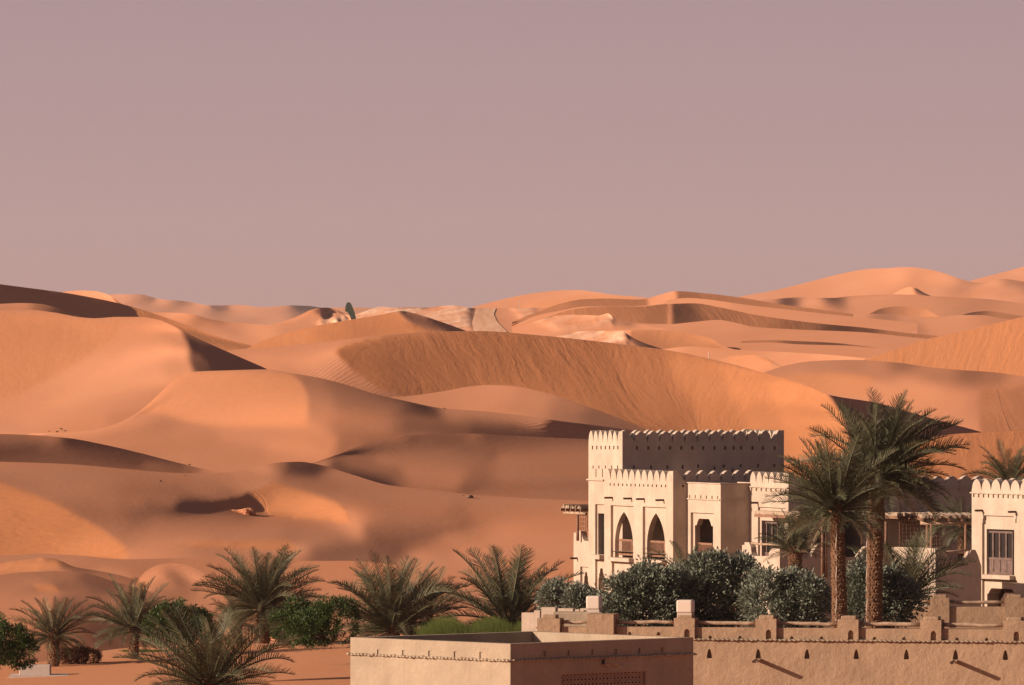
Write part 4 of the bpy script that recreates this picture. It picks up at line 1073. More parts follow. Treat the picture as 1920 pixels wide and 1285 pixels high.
# stepped brackets at the head of the panel
for su in (1842.5, 1904):
    s_, z_ = fV.sz(su, 968); mb = MB()
    profile_solid(mb, fV, [(s_ - .1, z_ + .1), (s_ - .1, z_ - .12), (s_ - .05, z_ - .14), (s_ - .05, z_ - .34), (s_ + .05, z_ - .34), (s_ + .05, z_ - .14), (s_ + .1, z_ - .12), (s_ + .1, z_ + .1)], -.119, .04)
    mb.build('bracket', M['plaster'], vw)
# the window: frame, mullions, lower panels, panes
o = -0.31
s0, s1 = sorted((fV.s(1852, o), fV.s(1901, o))); sm = (s0 + s1) / 2
zt, zb, zm = fV.z(sm, 996, o), fV.z(sm, 1077, o), fV.z(sm, 1048, o)
mb = MB()
block(mb, fV, s0, s1, zt - .1, zt, o, o + .08); block(mb, fV, s0, s1, zm - .06, zm + .06, o, o + .08); block(mb, fV, s0, s1, zb, zb + .1, o, o + .08)
for i in range(5):
    x = s0 + (s1 - s0) * i / 4
    block(mb, fV, max(s0, x - .055), min(s1, x + .055), zb + .001, zt - .001, o + .001, o + .079)
wf = mb.build('window_frame', M['frame'], vw)
for i in range(4):
    a, b_ = s0 + (s1 - s0) * i / 4 + .06, s0 + (s1 - s0) * (i + 1) / 4 - .06
    mb = MB(); block(mb, fV, a, b_, zb + .1, zm - .06, o + .01, o + .05); mb.build('lower_panel', M['frame'], wf)
    mb = MB(); block(mb, fV, a, b_, zm + .06, zt - .1, o + .02, o + .03); mb.build('pane', M['glass'], wf)

# ---------------------------------------------------------------- pergolas
def pergola(name, label, f, s0, s1, z, o0, o1, z_base, posts, beams=True, lattice=None, fascia=True):
    e = empty(name, f.P((s0 + s1) / 2, z_base, (o0 + o1) / 2), 0, label, 'pergola')
    rnd = random.Random(len(label))
    mb = MB(); n = 34
    for i in range(n):                                # uneven mat of palm stalks
        a, b_ = s0 + (s1 - s0) * i / n, s0 + (s1 - s0) * (i + 1) / n
        t = rnd.uniform(0.10, 0.19); w = rnd.uniform(-0.12, 0.14)
        block(mb, f, a, b_ + 0.01, z + rnd.uniform(-.01, .01), z + t, o0 - .1, o1 + w)
    mb.build('roof_mat', M['thatch'], e)
    m_ = max(3, int(abs(s1 - s0) / 0.62))
    for i in range(m_ + 1):
        x = s0 + (s1 - s0) * i / m_
        mb = MB(); block(mb, f, x - .05, x + .05, z - .15, z - .012, o0, o1 + .12); mb.build('rafter', M['wood'], e)
    if fascia:
        mb = MB(); mb.tube([f.P(s0 - .1, z - .25, o1 - .15), f.P((s0 + s1) / 2, z - .24, o1 - .15), f.P(s1 + .1, z - .25, o1 - .15)], .085, 7); mb.build('beam', M['log'], e, True)
    for x in posts:
        mb = MB(); mb.tube([f.P(x, z_base, o1 - .15), f.P(x, z - .3, o1 - .15)], [.085, .075], 7); mb.build('post', M['wood'], e, True)
    if lattice:
        la, lb, lz0, lz1, lo_ = lattice
        mb = MB()
        k_ = max(3, int(abs(lb - la) / .21)); kz = max(3, int((lz1 - lz0) / .21))
        for i in range(k_ + 1):
            x = la + (lb - la) * i / k_; block(mb, f, x - .025, x + .025, lz0, lz1, lo_, lo_ + .03)
        for i in range(kz + 1):
            y_ = lz0 + (lz1 - lz0) * i / kz; block(mb, f, min(la, lb), max(la, lb), y_ - .025, y_ + .025, lo_ + .031, lo_ + .06)
        mb.build('lattice', M['wood'], e)
    return e

zS2 = fS.z(0.6, 955)
pergola('pergola', 'small wooden pergola with lattice beside the left edge of the tower', fS, fS.s(1103), fS.s(1066), zS2, -3.0, 0.35, zS - .35, [fS.s(1089.5)],
        lattice=(fS.s(1103), fS.s(1091), fS.z(.6, 996), fS.z(.6, 962), 0.05))
fp = Face(fG.P(-0.4, 0, 0.0)[:2], ER, NR)
pergola('pergola', 'wooden pergola behind the short palm at the side wing', fp, fp.s(1456), fp.s(1600), fp.z(1, 965), -2.5, 2.6, 3.0, [fp.s(1543, 2.5), fp.s(1549, 2.5)])
fr = Face(fV.P(lV, 0, -0.1)[:2], (-ER2[0], -ER2[1]), NR2)
pergola('pergola', 'wooden pergola with pale mat roof joined to the villa wall', Face(px(1824, 0, 423)[:2], (-1, 0), (0, -1)), 0.0, 2.6, CAM_Z - (971 - V_HOR) / F_PX * 422, -2.5, 2.0, 3.1, [0.45, 2.15, 2.35])
fq = rL.off(0.1)
pergola('pergola', 'long shaded pergola with dark lattice along the back range', fq, fq.s(1652), fq.s(1782), fq.z(fq.s(1700), 966), 0.0, 2.0, 3.0, [fq.s(1662, 1.9)], fascia=False,
        lattice=(fq.s(1668), fq.s(1745), fq.z(fq.s(1700), 1030), fq.z(fq.s(1700), 972), 1.2))

# ---------------------------------------------------------------- scooped courtyard walls below the pergolas
court = empty('courtyard_wall', px(1560, 1100, 430), 0, 'shaded plaster courtyard wall with scooped gaps behind the tall palms', 'wall')
fC = Face(px(1464, 0, 431)[:2], ER, NR)
balcony(fC, [(1462, 1027)] + scoop(1466, 1498, 1027, 1047)[::-1][::-1] + [(1519, 1047)] + [(2 * 1519 - u + 0 * v, v) for u, v in scoop(1519, 1507, 1047, 1047)][:0] + [(1521, 1043), (1526, 1032), (1531, 1025), (1534, 1020), (1562, 1020), (1562, 1026), (1575, 1026), (1582, 1040), (1588, 1045), (1608, 1045), (1614, 1036), (1622, 1026), (1632, 1022), (1660, 1022)], -0.35, 0.0, court, 'wall', 'plaster')
yard = empty('yard_wall', px(1780, 1100, 412), 0, 'sunlit plaster yard wall with scooped gap and log rail beside the villa', 'wall')
cy = px(1754, 0, 412)
fY = Face(cy[:2], EL, NL)
balcony(fY, [(1754, 1030), (1742, 1028), (1720, 1027), (1690, 1026), (1672, 1026)], -0.35, 0.0, yard, 'wall')
fY2 = Face(cy[:2], (math.cos(.5), math.sin(.5)), (math.sin(.5), -math.cos(.5)))
yw = balcony(fY2, [(1754.3, 1030), (1760, 1030), (1768, 1032), (1776, 1040), (1780, 1050), (1808, 1052), (1815, 1042), (1821, 1032), (1829, 1031), (1834, 1042), (1840, 1062)], -0.35, -0.002, yard, 'wall')
mb = MB(); mb.tube([fY2.P(fY2.s(u), fY2.z(fY2.s(u), v), -.15) for u, v in ((1764, 1036), (1800, 1034), (1824, 1031))], .055, 7); mb.build('log_rail', M['log'], yw, True)

# ---------------------------------------------------------------- planted slope between the walls and the hotel
g = MB(); nx, ny = 30, 20
def slope_z(y): return 6.12 - (y - 270.0) * (6.12 - 0.45) / 170.0
for i in range(nx):
    for j in range(ny):
        x0, x1 = 0.9 + 59.1 * i / nx, 0.9 + 59.1 * (i + 1) / nx
        def yb(x): return 268.2 - (x - 5.6) * 0.2126
        def pt(x, t):
            y = yb(x) + t * 210
            return (x, y, slope_z(y) + 0.0)
        g.face([pt(x0, j / ny), pt(x1, j / ny), pt(x1, (j + 1) / ny), pt(x0, (j + 1) / ny)])
tag(g.build('garden_slope', M['soil']), kind='structure')
def slope_at(u, D):
    return Vector(((u - 960.0) / F_PX * D, D, slope_z(D)))

# ---------------------------------------------------------------- terrace wall in the foreground
B = math.radians(12.0)
fW = Face(px(1303, 0, 267)[:2], (math.cos(B), -math.sin(B)), (-math.sin(B), -math.cos(B)))
tw = empty('terrace_wall', fW.P(5, 2.6), 0, 'long mud-plaster terrace wall with squat posts, log rails and keyhole vents', 'wall')
zc = fW.z(0, 1199)                              # the rope course
zp = fW.z(0, 1176.5)                            # parapet top
sL, sRr = fW.s(1155), fW.s(1990)
vent = lambda t: 1.0 - 0.15 * abs(t)
mb = MB()
vh = []
for u in (1330, 1421.5, 1513, 1605.5, 1699.5, 1791.5, 1885):
    s_ = fW.s(u); zt_ = fW.z(s_, 1216.5 + (u - 1330) * .004); zb_ = fW.z(s_, 1234.5 + (u - 1330) * .006)
    vh.append(Hole(s_ - .08, s_ + .08, zb_, zt_, .2, lambda t: max(0.0, 1.0 - abs(t) ** 1.7) ** .75, zb_ + .06, 0))
facade(mb, fW, fW.s(1290), sRr, 2.0, zc, vh)
ph = []
for u in (1331, 1387, 1484, 1540, 1639, 1694.5, 1794, 1849.5):
    s_ = fW.s(u); ph.append(Hole(s_ - .06, s_ + .06, zc + .012, zc + .12, .07, rounded, zc + .02, 0))
for u in (1180, 1234): s_ = fW.s(u); ph.append(Hole(s_ - .06, s_ + .06, zc + .11, zc + .22, .07, rounded, zc + .12, 0))
facade(mb, fW, sL, sRr, zc, zp, ph, out=-0.06)
mb.face([fW.P(sL, zp, -.06), fW.P(sRr, zp, -.06), fW.P(sRr, zp, -.5), fW.P(sL, zp, -.5)])
mb.face([fW.P(sL, 2, -.5), fW.P(sRr, 2, -.5), fW.P(sRr, zp, -.5), fW.P(sL, zp, -.5)])
mb.face([fW.P(fW.s(1290), zc), fW.P(sRr, zc), fW.P(sRr, zc, -.06), fW.P(fW.s(1290), zc, -.06)])
mb.build('wall', [M['mud'], M['wood_and_shade']], tw)
# rope course: small lumps of plaster side by side
def rope(f, s0, s1, z, parent, pitch=0.15, r=0.044, mat='mud_pale', seed=3):
    rnd = random.Random(seed); mb = MB(); n = int(abs(s1 - s0) / pitch)
    block(mb, f, min(s0, s1), max(s0, s1), z - r * .7, z + r * .6, 0.001, .04)
    for i in range(n):
        a = s0 + (s1 - s0) * (i - .08) / n; b_ = s0 + (s1 - s0) * (i + 1.08) / n; m_ = (a + b_) / 2
        h = r * rnd.uniform(.8, 1.15); dz = rnd.uniform(-.012, .012); o = rnd.uniform(.075, .11)
        ring = [(a, z + dz, .02), (m_, z + dz + h, .02), (b_, z + dz, .02), (m_, z + dz - h, .02)]
        fr_ = [(a * .75 + m_ * .25, z + dz, o), (m_, z + dz + h * .6, o), (b_ * .75 + m_ * .25, z + dz, o), (m_, z + dz - h * .6, o)]
        pts = [f.P(*q) for q in ring] + [f.P(*q) for q in fr_]
        mb.add(pts, [(4, 5, 6, 7), (0, 1, 5, 4), (1, 2, 6, 5), (2, 3, 7, 6), (3, 0, 4, 7)])
    return mb.build('rope_course', M[mat], parent)
rope(fW, fW.s(1298), sRr, zc, tw)

def post(f, u, v_top, w, parent, base, cap=True, niche=True, out=0.06, deep=.66, capw=.72):
    s_ = f.s(u); zt_ = f.z(s_, v_top)
    mb = MB(); hole = []
    if niche: hole = [Hole(s_ + .0, s_ + .17, base + .012, base + .32, .2, rounded, base + .2, 1)]
    facade(mb, f, s_ - w / 2, s_ + w / 2, base, zt_, hole, out=out)
    for s in (-w / 2, w / 2):
        mb.face([f.P(s_ + s, base, out), f.P(s_ + s, zt_, out), f.P(s_ + s, zt_, out - deep), f.P(s_ + s, base, out - deep)])
    mb.face([f.P(s_ - w / 2, zt_, out), f.P(s_ + w / 2, zt_, out), f.P(s_ + w / 2, zt_, out - deep), f.P(s_ - w / 2, zt_, out - deep)])
    mb.face([f.P(s_ - w / 2, base, out - deep), f.P(s_ + w / 2, base, out - deep), f.P(s_ + w / 2, zt_, out - deep), f.P(s_ - w / 2, zt_, out - deep)])
    o = mb.build('post', [M['mud'], M['wood_and_shade']], parent)
    md = o.modifiers.new('soft', 'BEVEL'); md.width = 0.035; md.segments = 2; md.limit_method = 'ANGLE'
    if cap:
        mb = MB(); block(mb, f, s_ - w * capw / 2, s_ + w * capw / 2, zt_ - .02, zt_ + .11, out - deep + .09, out - .09)
        c_ = mb.build('cap', M['mud'], o); md = c_.modifiers.new('soft', 'BEVEL'); md.width = 0.03; md.segments = 2
    return o
posts_u = [1283.5, 1436.5, 1590.5, 1745.5, 1901, 2056]
for i, u in enumerate(posts_u):
    post(fW, u, 1159.5 + (u - 1283) * .0075, .66, tw, zc + .004, cap=True)
def log_rail(f, u0, u1, v0, v1, parent, r=.062, out=-.28, seed=0):
    rnd = random.Random(seed); mb = MB(); pts = []
    for i in range(6):
        u = u0 + (u1 - u0) * i / 5; s_ = f.s(u); pts.append(f.P(s_, f.z(s_, v0 + (v1 - v0) * i / 5) + rnd.uniform(-.02, .02), out + rnd.uniform(-.02, .02)))
    mb.tube(pts, [r * rnd.uniform(.85, 1.1) for _ in pts], 8); mb.build('log_rail', M['log'], parent, True)
for i, (a, b_) in enumerate(zip(posts_u[:-1], posts_u[1:])):
    log_rail(fW, a + 18, b_ - 18, 1168.5 + (a - 1283) * .0065, 1169.5 + (b_ - 1283) * .0065, tw, seed=i)
log_rail(fW, 1152, 1268, 1166.5, 1168, tw, seed=9)
# big plain post and the shorter return to the left
post(fW, 1127, 1151.5, .86, tw, zc - .3, cap=False, niche=False, out=.16, deep=.9)
sX = fW.s(1045)
mb = MB(); block(mb, fW, fW.s(1052), fW.s(1101), zc - .3, fW.z(fW.s(1080), 1176), -.4, -.08); mb.build('parapet', M['mud'], tw)
post(fW, 1029, 1160, .72, tw, zc - .3, cap=True, niche=True, out=.06, capw=.6)
log_rail(fW, 1050, 1104, 1167, 1167, tw, seed=12)
mb = MB(); block(mb, fW, fW.s(1016), fW.s(1112), zc - .3, fW.z(fW.s(1060), 1151), -2.2, -1.5); o = mb.build('back_block', M['mud_pale'], tw)
md = o.modifiers.new('soft', 'BEVEL'); md.width = .06; md.segments = 3
# half-log water spouts
def half_log(f, u, v, L, parent, r=.095, droop=0.06, mat='log'):
    s_, z_ = f.sz(u, v); mb = MB(); n = 7
    for (rr, sg) in ((r, 1), (r * .72, -1)):
        ringA = [f.P(s_ + rr * math.cos(math.pi + math.pi * i / n), z_ + rr * math.sin(math.pi + math.pi * i / n), -.2) for i in range(n + 1)]
        ringB = [f.P(s_ + rr * math.cos(math.pi + math.pi * i / n), z_ - droop + rr * math.sin(math.pi + math.pi * i / n), L) for i in range(n + 1)]
        for i in range(n): mb.face([ringA[i], ringA[i + 1], ringB[i + 1], ringB[i]])
        if sg == 1: outer = (ringA, ringB)
        else:
            for i in range(n): mb.face([outer[1][i], outer[1][i + 1], ringB[i + 1], ringB[i]])
            for i in (0, n): mb.face([outer[0][i], outer[1][i], ringB[i], ringA[i]])
    mb.build('water_spout', M[mat], parent, False)
half_log(fW, 1421.5, 1234.5, .74, tw); half_log(fW, 1791.5, 1237, .74, tw)

# lamp boxes standing on the wall
def lamp(u, v0, v1, w, f, out, label):
    s_ = f.s(u, out); z0_, z1_ = f.z(s_, v1, out), f.z(s_, v0, out)
    e = empty('lamp_box', f.P(s_, z0_, out), 0, label, 'lamp', 'square lamp boxes on the terrace wall posts')
    mb = MB(); block(mb, f, s_ - w / 2, s_ + w / 2, z0_ + .06, z1_, out - w / 2, out + w / 2)
    o = mb.build('shell', M['lamp'], e); md = o.modifiers.new('soft', 'BEVEL'); md.width = .05; md.segments = 3
    mb = MB(); block(mb, f, s_ - w / 2 + .02, s_ + w / 2 - .02, z0_ - .1, z0_ + .058, out - w / 2 + .02, out + w / 2 - .02); mb.build('base', M['concrete'], e)
lamp(1285.5, 1125, 1152.5, .50, fW, -.27, 'white square lamp box on a niched post of the terrace wall')
lamp(1114, 1117.5, 1146, .44, fW, -1.8, 'pale square lamp box behind the big plain wall post')

# ---------------------------------------------------------------- second wall, by the villa
fU = Face(px(1745, 0, 322)[:2], (math.cos(.06), -math.sin(.06)), (-math.sin(.06), -math.cos(.06)))
uw = empty('garden_wall', fU.P(2, 4.0), 0, 'low mud-plaster garden wall in palm shade before the villa', 'wall')
zu0 = 3.2
mb = MB(); block(mb, fU, fU.s(1600), fU.s(1990), zu0, fU.z(fU.s(1800), 1138), -.4, 0); mb.build('wall', M['mud'], uw)
for u in (1762, 1902): post(fU, u, 1121, .72, uw, zu0, cap=True, niche=False, out=.1)
log_rail(fU, 1690, 1745, 1128, 1128, uw, seed=21, r=.06); log_rail(fU, 1778, 1888, 1129, 1131, uw, seed=22, r=.06)

# stepped wall ends seen between the palm and the lamp
fH = Face(px(1000, 0, 330)[:2], (math.cos(.35), -math.sin(.35)), (-math.sin(.35), -math.cos(.35)))
hw = empty('stepped_wall', fH.P(0, 3.5), 0, 'sunlit stepped plaster wall behind the fan of palm fronds', 'wall')
zz = 3.0
for (u0, u1, v) in ((978, 1002, 1149), (1001.5, 1012, 1145), (1015, 1041, 1139), (1046, 1074, 1141), (1078, 1086, 1143), (1088, 1100, 1141)):
    mb = MB(); block(mb, fH, fH.s(u0), fH.s(u1), zz, fH.z(fH.s(u0), v), -.5, 0.0); mb.build('pier', M['plaster'], hw)
mb = MB(); block(mb, fH, fH.s(978), fH.s(1102), zz, fH.z(fH.s(1040), 1152), -.45, -.05); mb.build('wall', M['plaster'], hw)

# ---------------------------------------------------------------- flat-roofed pump house in the foreground
C3 = math.radians(43.0)
pb = px(957, 0, 245)
fK = Face(pb[:2], (-math.sin(C3), math.cos(C3)), (-math.cos(C3), -math.sin(C3)))
rK = Face(pb[:2], (math.cos(C3), math.sin(C3)), (math.sin(C3), -math.cos(C3)))
eK, wK = fK.s(657), rK.s(1300)
zK = fK.z(0, 1207.5)
hut = empty('flat_roof_hut', fK.P(0, 1.5), 0, 'flat-roofed mud-plaster hut with open parapet and carved lattice vent', 'building')
nK = []
for u in (710, 757, 806, 854, 902):
    s_ = fK.s(u); z_ = fK.z(s_, 1222 + (u - 710) * .025); nK.append(Hole(s_ - .06, s_ + .07, z_ - .13, z_ + .06, .035))
nR = []
for u in (1021, 1065.5, 1110, 1154.5, 1198, 1241):
    s_ = rK.s(u); z_ = rK.z(s_, 1226 - (u - 1021) * .03); nR.append(Hole(s_ - .055, s_ + .055, z_ - .08, z_ + .08, .05))
s_, z_ = rK.sz(1131, 1240); nR.append(Hole(s_ - .06, s_ + .06, z_ - .12, z_ + .07, .2, rounded, z_, 1))
lat = hole_px(rK, 1052, 1212, 1261, 1330, .16, back=1)
nR.append(lat)
mb = MB(); zg = 1.5
facade(mb, fK, 0, eK, zg, zK, nK)
facade(mb, rK, 0, wK, zg, zK, nR)
bk1 = [fK.P(eK, 0), fK.P(eK, 0) + rK.d * wK, rK.P(wK, 0)]
def wallq(a, b_, z0_, z1_): mb.face([(a.x, a.y, z0_), (b_.x, b_.y, z0_), (b_.x, b_.y, z1_), (a.x, a.y, z1_)])
wallq(bk1[0], bk1[1], zg, zK); wallq(bk1[1], bk1[2], zg, zK)
th = .3; zr = zK - 1.0
O = [fK.P(0, 0), fK.P(eK, 0), bk1[1], bk1[2]]
I = [fK.P(0, 0) + (fK.d + rK.d) * th, fK.P(eK, 0) + (-fK.d + rK.d) * th, bk1[1] - (fK.d + rK.d) * th, bk1[2] + (fK.d - rK.d) * th]
for i in range(4):
    j = (i + 1) % 4
    mb.face([(O[i].x, O[i].y, zK), (O[j].x, O[j].y, zK), (I[j].x, I[j].y, zK), (I[i].x, I[i].y, zK)])
    wallq(I[i], I[j], zr, zK)
mb.face([(q.x, q.y, zr) for q in I])
hb = mb.build('wall', [M['mud_pale'], M['wood_and_shade']], hut)
zk2 = fK.z(0, 1239.5)
rope(fK, -.02, eK + .1, zk2, hb, seed=5); rope(rK, .02, wK + .1, zk2, hb, seed=6)
half_log(rK, 1131, 1246, .75, hb, r=.085, droop=-.04)
# carved vent: rings and bars
mb = MB(); ds = .145; o = -.05
for iz in range(4):
    zc_ = lat.z1 - .11 - iz * ds
    for ix in range(int((lat.s1 - lat.s0) / ds)):
        sc_ = lat.s0 + ds * (ix + .55)
        n = 8; r0, r1 = .044, .078
        for i in range(n):
            a0, a1 = 2 * math.pi * i / n, 2 * math.pi * (i + 1) / n
            q = [(sc_ + r * math.cos(a), zc_ + r * math.sin(a)) for r, a in ((r0, a0), (r1, a0), (r1, a1), (r0, a1))]
            mb.face([rK.P(s, z, o) for s, z in q])
            mb.face([rK.P(q[0][0], q[0][1], o), rK.P(q[3][0], q[3][1], o), rK.P(q[3][0], q[3][1], o - .06), rK.P(q[0][0], q[0][1], o - .06)])
        block(mb, rK, sc_ - .012, sc_ + .012, zc_ - .044, zc_ + .044, o - .05, o - .004)
block(mb, rK, lat.s0, lat.s1, lat.z1 - .03, lat.z1, -.15, -.03); block(mb, rK, lat.s0, lat.s0 + .03, lat.z0, lat.z1 - .032, -.15, -.03); block(mb, rK, lat.s1 - .03, lat.s1, lat.z0, lat.z1 - .032, -.15, -.03)
mb.build('carved_screen', M['screen'], hb)

# ---------------------------------------------------------------- plants
def mat_leaf(name, c1, c2, trans=0.25, rough=0.55):
    m, n, l, b = new_mat(name, rough, 0.25)
    oi = n.new('ShaderNodeObjectInfo').outputs['Random']
    geo = n.new('ShaderNodeNewGeometry')
    a = noise(n, l, geo.outputs['Position'], 1.7, 3.0)
    f = math2(n, l, 'ADD', math2(n, l, 'MULTIPLY', oi, 0.45), math2(n, l, 'MULTIPLY', geo.outputs['Random Per Island'], 0.55))
    c = mixc(n, l, f, c1, c2)
    c = mixc(n, l, maprange(n, l, a, 0.35, 0.7, 0, 0.35), c, [x * 0.6 for x in c1])
    l.new(c, b.inputs['Base Color'])
    tr = n.new('ShaderNodeBsdfTranslucent'); l.new(c, tr.inputs['Color'])
    mx = n.new('ShaderNodeMixShader'); mx.inputs[0].default_value = trans
    out = n['Material Output']
    l.new(b.outputs[0], mx.inputs[1]); l.new(tr.outputs[0], mx.inputs[2]); l.new(mx.outputs[0], out.inputs['Surface'])
    return m
M['frond'] = mat_leaf('palm_frond', (0.068, 0.070, 0.036), (0.165, 0.150, 0.090), 0.16)
M['frond_dry'] = mat_leaf('dry_frond', (0.22, 0.15, 0.09), (0.34, 0.25, 0.16), 0.15, 0.8)
M['silver_leaf'] = mat_leaf('silver_leaf', (0.125, 0.14, 0.10), (0.25, 0.26, 0.205), 0.12)
M['green_leaf'] = mat_leaf('green_leaf', (0.032, 0.058, 0.014), (0.075, 0.112, 0.028), 0.2)
M['grass'] = mat_leaf('grass', (0.10, 0.15, 0.03), (0.20, 0.24, 0.07), 0.3)
M['red_leaf'] = mat_leaf('red_leaf', (0.10, 0.035, 0.02), (0.20, 0.075, 0.04), 0.2)
def mat_trunk():
    m, n, l, b = new_mat('palm_trunk', 0.95, 0.05)
    geo = n.new('ShaderNodeNewGeometry')
    a = noise(n, l, geo.outputs['Position'], 4.0, 5.0, 0.65)
    c = mixc(n, l, geo.outputs['Random Per Island'], (0.16, 0.085, 0.05), (0.21, 0.12, 0.075))
    c = mixc(n, l, maprange(n, l, a, 0.4, 0.7, 0, 0.6), c, (0.11, 0.06, 0.035))
    l.new(c, b.inputs['Base Color']); bump(n, l, b, a, 0.6, 0.05)
    return m
M['trunk'] = mat_trunk()

def frond_mesh(idx, droop, curl, dry=False):
    """a feather palm leaf, 1 m long from its base at the origin, reaching along +X and arching over"""
    rnd = random.Random(100 + idx)
    mb = MB(); n = 22
    pts = []; ang = 0.0; p = Vector((0, 0, 0)); side = curl
    for i in range(n + 1):
        pts.append(p.copy())
        t = i / n
        ang -= droop * (0.3 + 1.8 * t * t) / n
        p = p + Vector((math.cos(ang), side * t * 0.5, math.sin(ang))) * (1.0 / n)
    rad = [0.013 * (1 - 0.85 * i / n) + 0.002 for i in range(n + 1)]
    mb.tube(pts, rad, 4)
    L = []
    m_ = 33
    for i in range(m_):
        t = 0.16 + 0.83 * i / (m_ - 1)
        k = min(n - 1, int(t * n)); f = t * n - k
        q = pts[k].lerp(pts[k + 1], f)
        d = (pts[k + 1] - pts[k]).normalized()
        up = Vector((-d.z, 0, d.x)).normalized(); sd = d.cross(up).normalized()
        ln = 0.25 * (math.sin(math.pi * min(1, (t - .10) / .90) ** 0.72) ** 0.65 * .86 + .14) * rnd.uniform(.7, 1.15)
        fw = 0.42 + 0.55 * t
        for sg in (-1, 1):
            if rnd.random() < .05: continue
            v = (sd * sg * rnd.uniform(.8, 1.0) + d * fw + up * rnd.uniform(.28, .62)).normalized()
            w = 0.0115
            a = q + d * w * .6; b_ = q - d * w * .6
            mid = q + v * ln * .5 + Vector((0, 0, -.012 * ln))
            tip = q + v * ln + Vector((0, 0, -.16 * ln * rnd.uniform(.4, 1.4)))
            nrm = d * w * 0.55
            mb.add([b_, a, mid + nrm, tip, mid - nrm], [(0, 1, 2, 4), (4, 2, 3)])
    return mb.mesh('frond', M['frond_dry' if dry else 'frond'])
FRONDS = [frond_mesh(i, d, c) for i, (d, c) in enumerate(((0.45, .1), (0.7, -.15), (0.95, .2), (1.2, -.2), (1.45, .12), (0.6, .3), (0.85, -.35)))]
DRY = [frond_mesh(20 + i, d, c, True) for i, (d, c) in enumerate(((0.9, .1), (1.3, -.2)))]

def trunk_mesh(name, h, r0, r1, lean=0.0, seed=0, boots=True, skirt=0.5):
    rnd = random.Random(seed); mb = MB(); n = 10; rings = int(h / 0.12) + 3
    pts, rad = [], []
    for i in range(rings):
        t = i / (rings - 1); pts.append((lean * t * t, 0.02 * math.sin(3 * t), h * t)); rad.append((r0 + (r1 - r0) * t) * .88)
    mb.tube(pts, rad, n)
    if boots:
        k = 0; z = 0.03
        while z < h + 0.06:
            t = min(1, z / h); r = r0 + (r1 - r0) * t
            flare = 1.0 + 0.35 * max(0.0, (z - h + skirt) / skirt) if z > h - skirt else 1.0
            for j in range(9):
                a = 2 * math.pi * (j + 0.5 * (k % 2)) / 9 + rnd.uniform(-.08, .08) + k * .11
                c, s = math.cos(a), math.sin(a); w = r * .36
                cx = lean * t * t
                hh = .15 * rnd.uniform(.8, 1.2)
                zz_ = z + rnd.uniform(-.02, .02)
                o0, o1 = r * .82, r * flare * rnd.uniform(1.08, 1.22)
                def P(rr, tw, z_): return (cx + c * rr - s * tw, s * rr + c * tw, z_)
                mb.add([P(o0, -w, zz_), P(o0, w, zz_), P(o1, w * .55, zz_ + hh), P(o1, -w * .55, zz_ + hh), P(o0, -w, zz_ + hh * 1.35), P(o0, w, zz_ + hh * 1.35)],
                       [(0, 1, 2, 3), (3, 2, 5, 4), (0, 3, 4), (1, 5, 2)])
            z += 0.105; k += 1
    return mb.mesh(name, M['trunk'])

def palm(base, height, trunk_r, frond_len, n_fronds, label, seed, lean=(0, 0), el_min=-35, el_max=82, group=None, dry=0, rise=1.0, name='date_palm', wind=0.0):
    rnd = random.Random(seed)
    e = empty(name, base, rnd.uniform(0, 6.28) if lean == (0, 0) else math.atan2(lean[1], lean[0]), label, 'palm tree', group)
    ln = math.hypot(*lean)
    tm = trunk_mesh('trunk', height, trunk_r * 1.08, trunk_r * .95, ln, seed)
    tr = link_mesh('trunk', tm, None, e, False)
    top = Vector((ln, 0, height + 0.02))
    for i in range(n_fronds):
        g_ = i / max(1, n_fronds - 1)
        az = i * 2.39996 + rnd.uniform(-.25, .25)
        el = math.radians(el_max + (el_min - el_max) * g_ ** 0.85 + rnd.uniform(-7, 7))
        if wind:                                  # fronds blown to one side
            w_az = az + e.rotation_euler.z
            vx, vy = math.cos(w_az) * math.cos(el) + wind, math.sin(w_az) * math.cos(el)
            az = math.atan2(vy, vx) - e.rotation_euler.z; el = math.atan2(math.sin(el), math.hypot(vx, vy))
        L = frond_len * rnd.uniform(.82, 1.08) * (0.72 + 0.28 * math.sin(math.pi * min(1, g_ * 1.2 + .15)))
        if el > math.radians(60): mi = rnd.choice((0, 0, 1, 5))
        elif el > math.radians(15): mi = rnd.choice((1, 2, 3, 5, 6))
        else: mi = rnd.choice((1, 2, 3, 4, 6))
        me = FRONDS[mi]
        if i >= n_fronds - dry: me = rnd.choice(DRY)
        o = bpy.data.objects.new('frond', me); col.objects.link(o); o.parent = e
        o.location = top + Vector((math.cos(az), math.sin(az), 0)) * trunk_r * .55 + Vector((0, 0, -.22 * g_ * rise))
        o.rotation_euler = (Matrix.Rotation(az, 3, 'Z') @ Matrix.Rotation(-el, 3, 'Y') @ Matrix.Rotation(rnd.uniform(-.7, .7), 3, 'X')).to_euler()
        o.scale = (L, L * rnd.uniform(.85, 1.05), L)
    return e

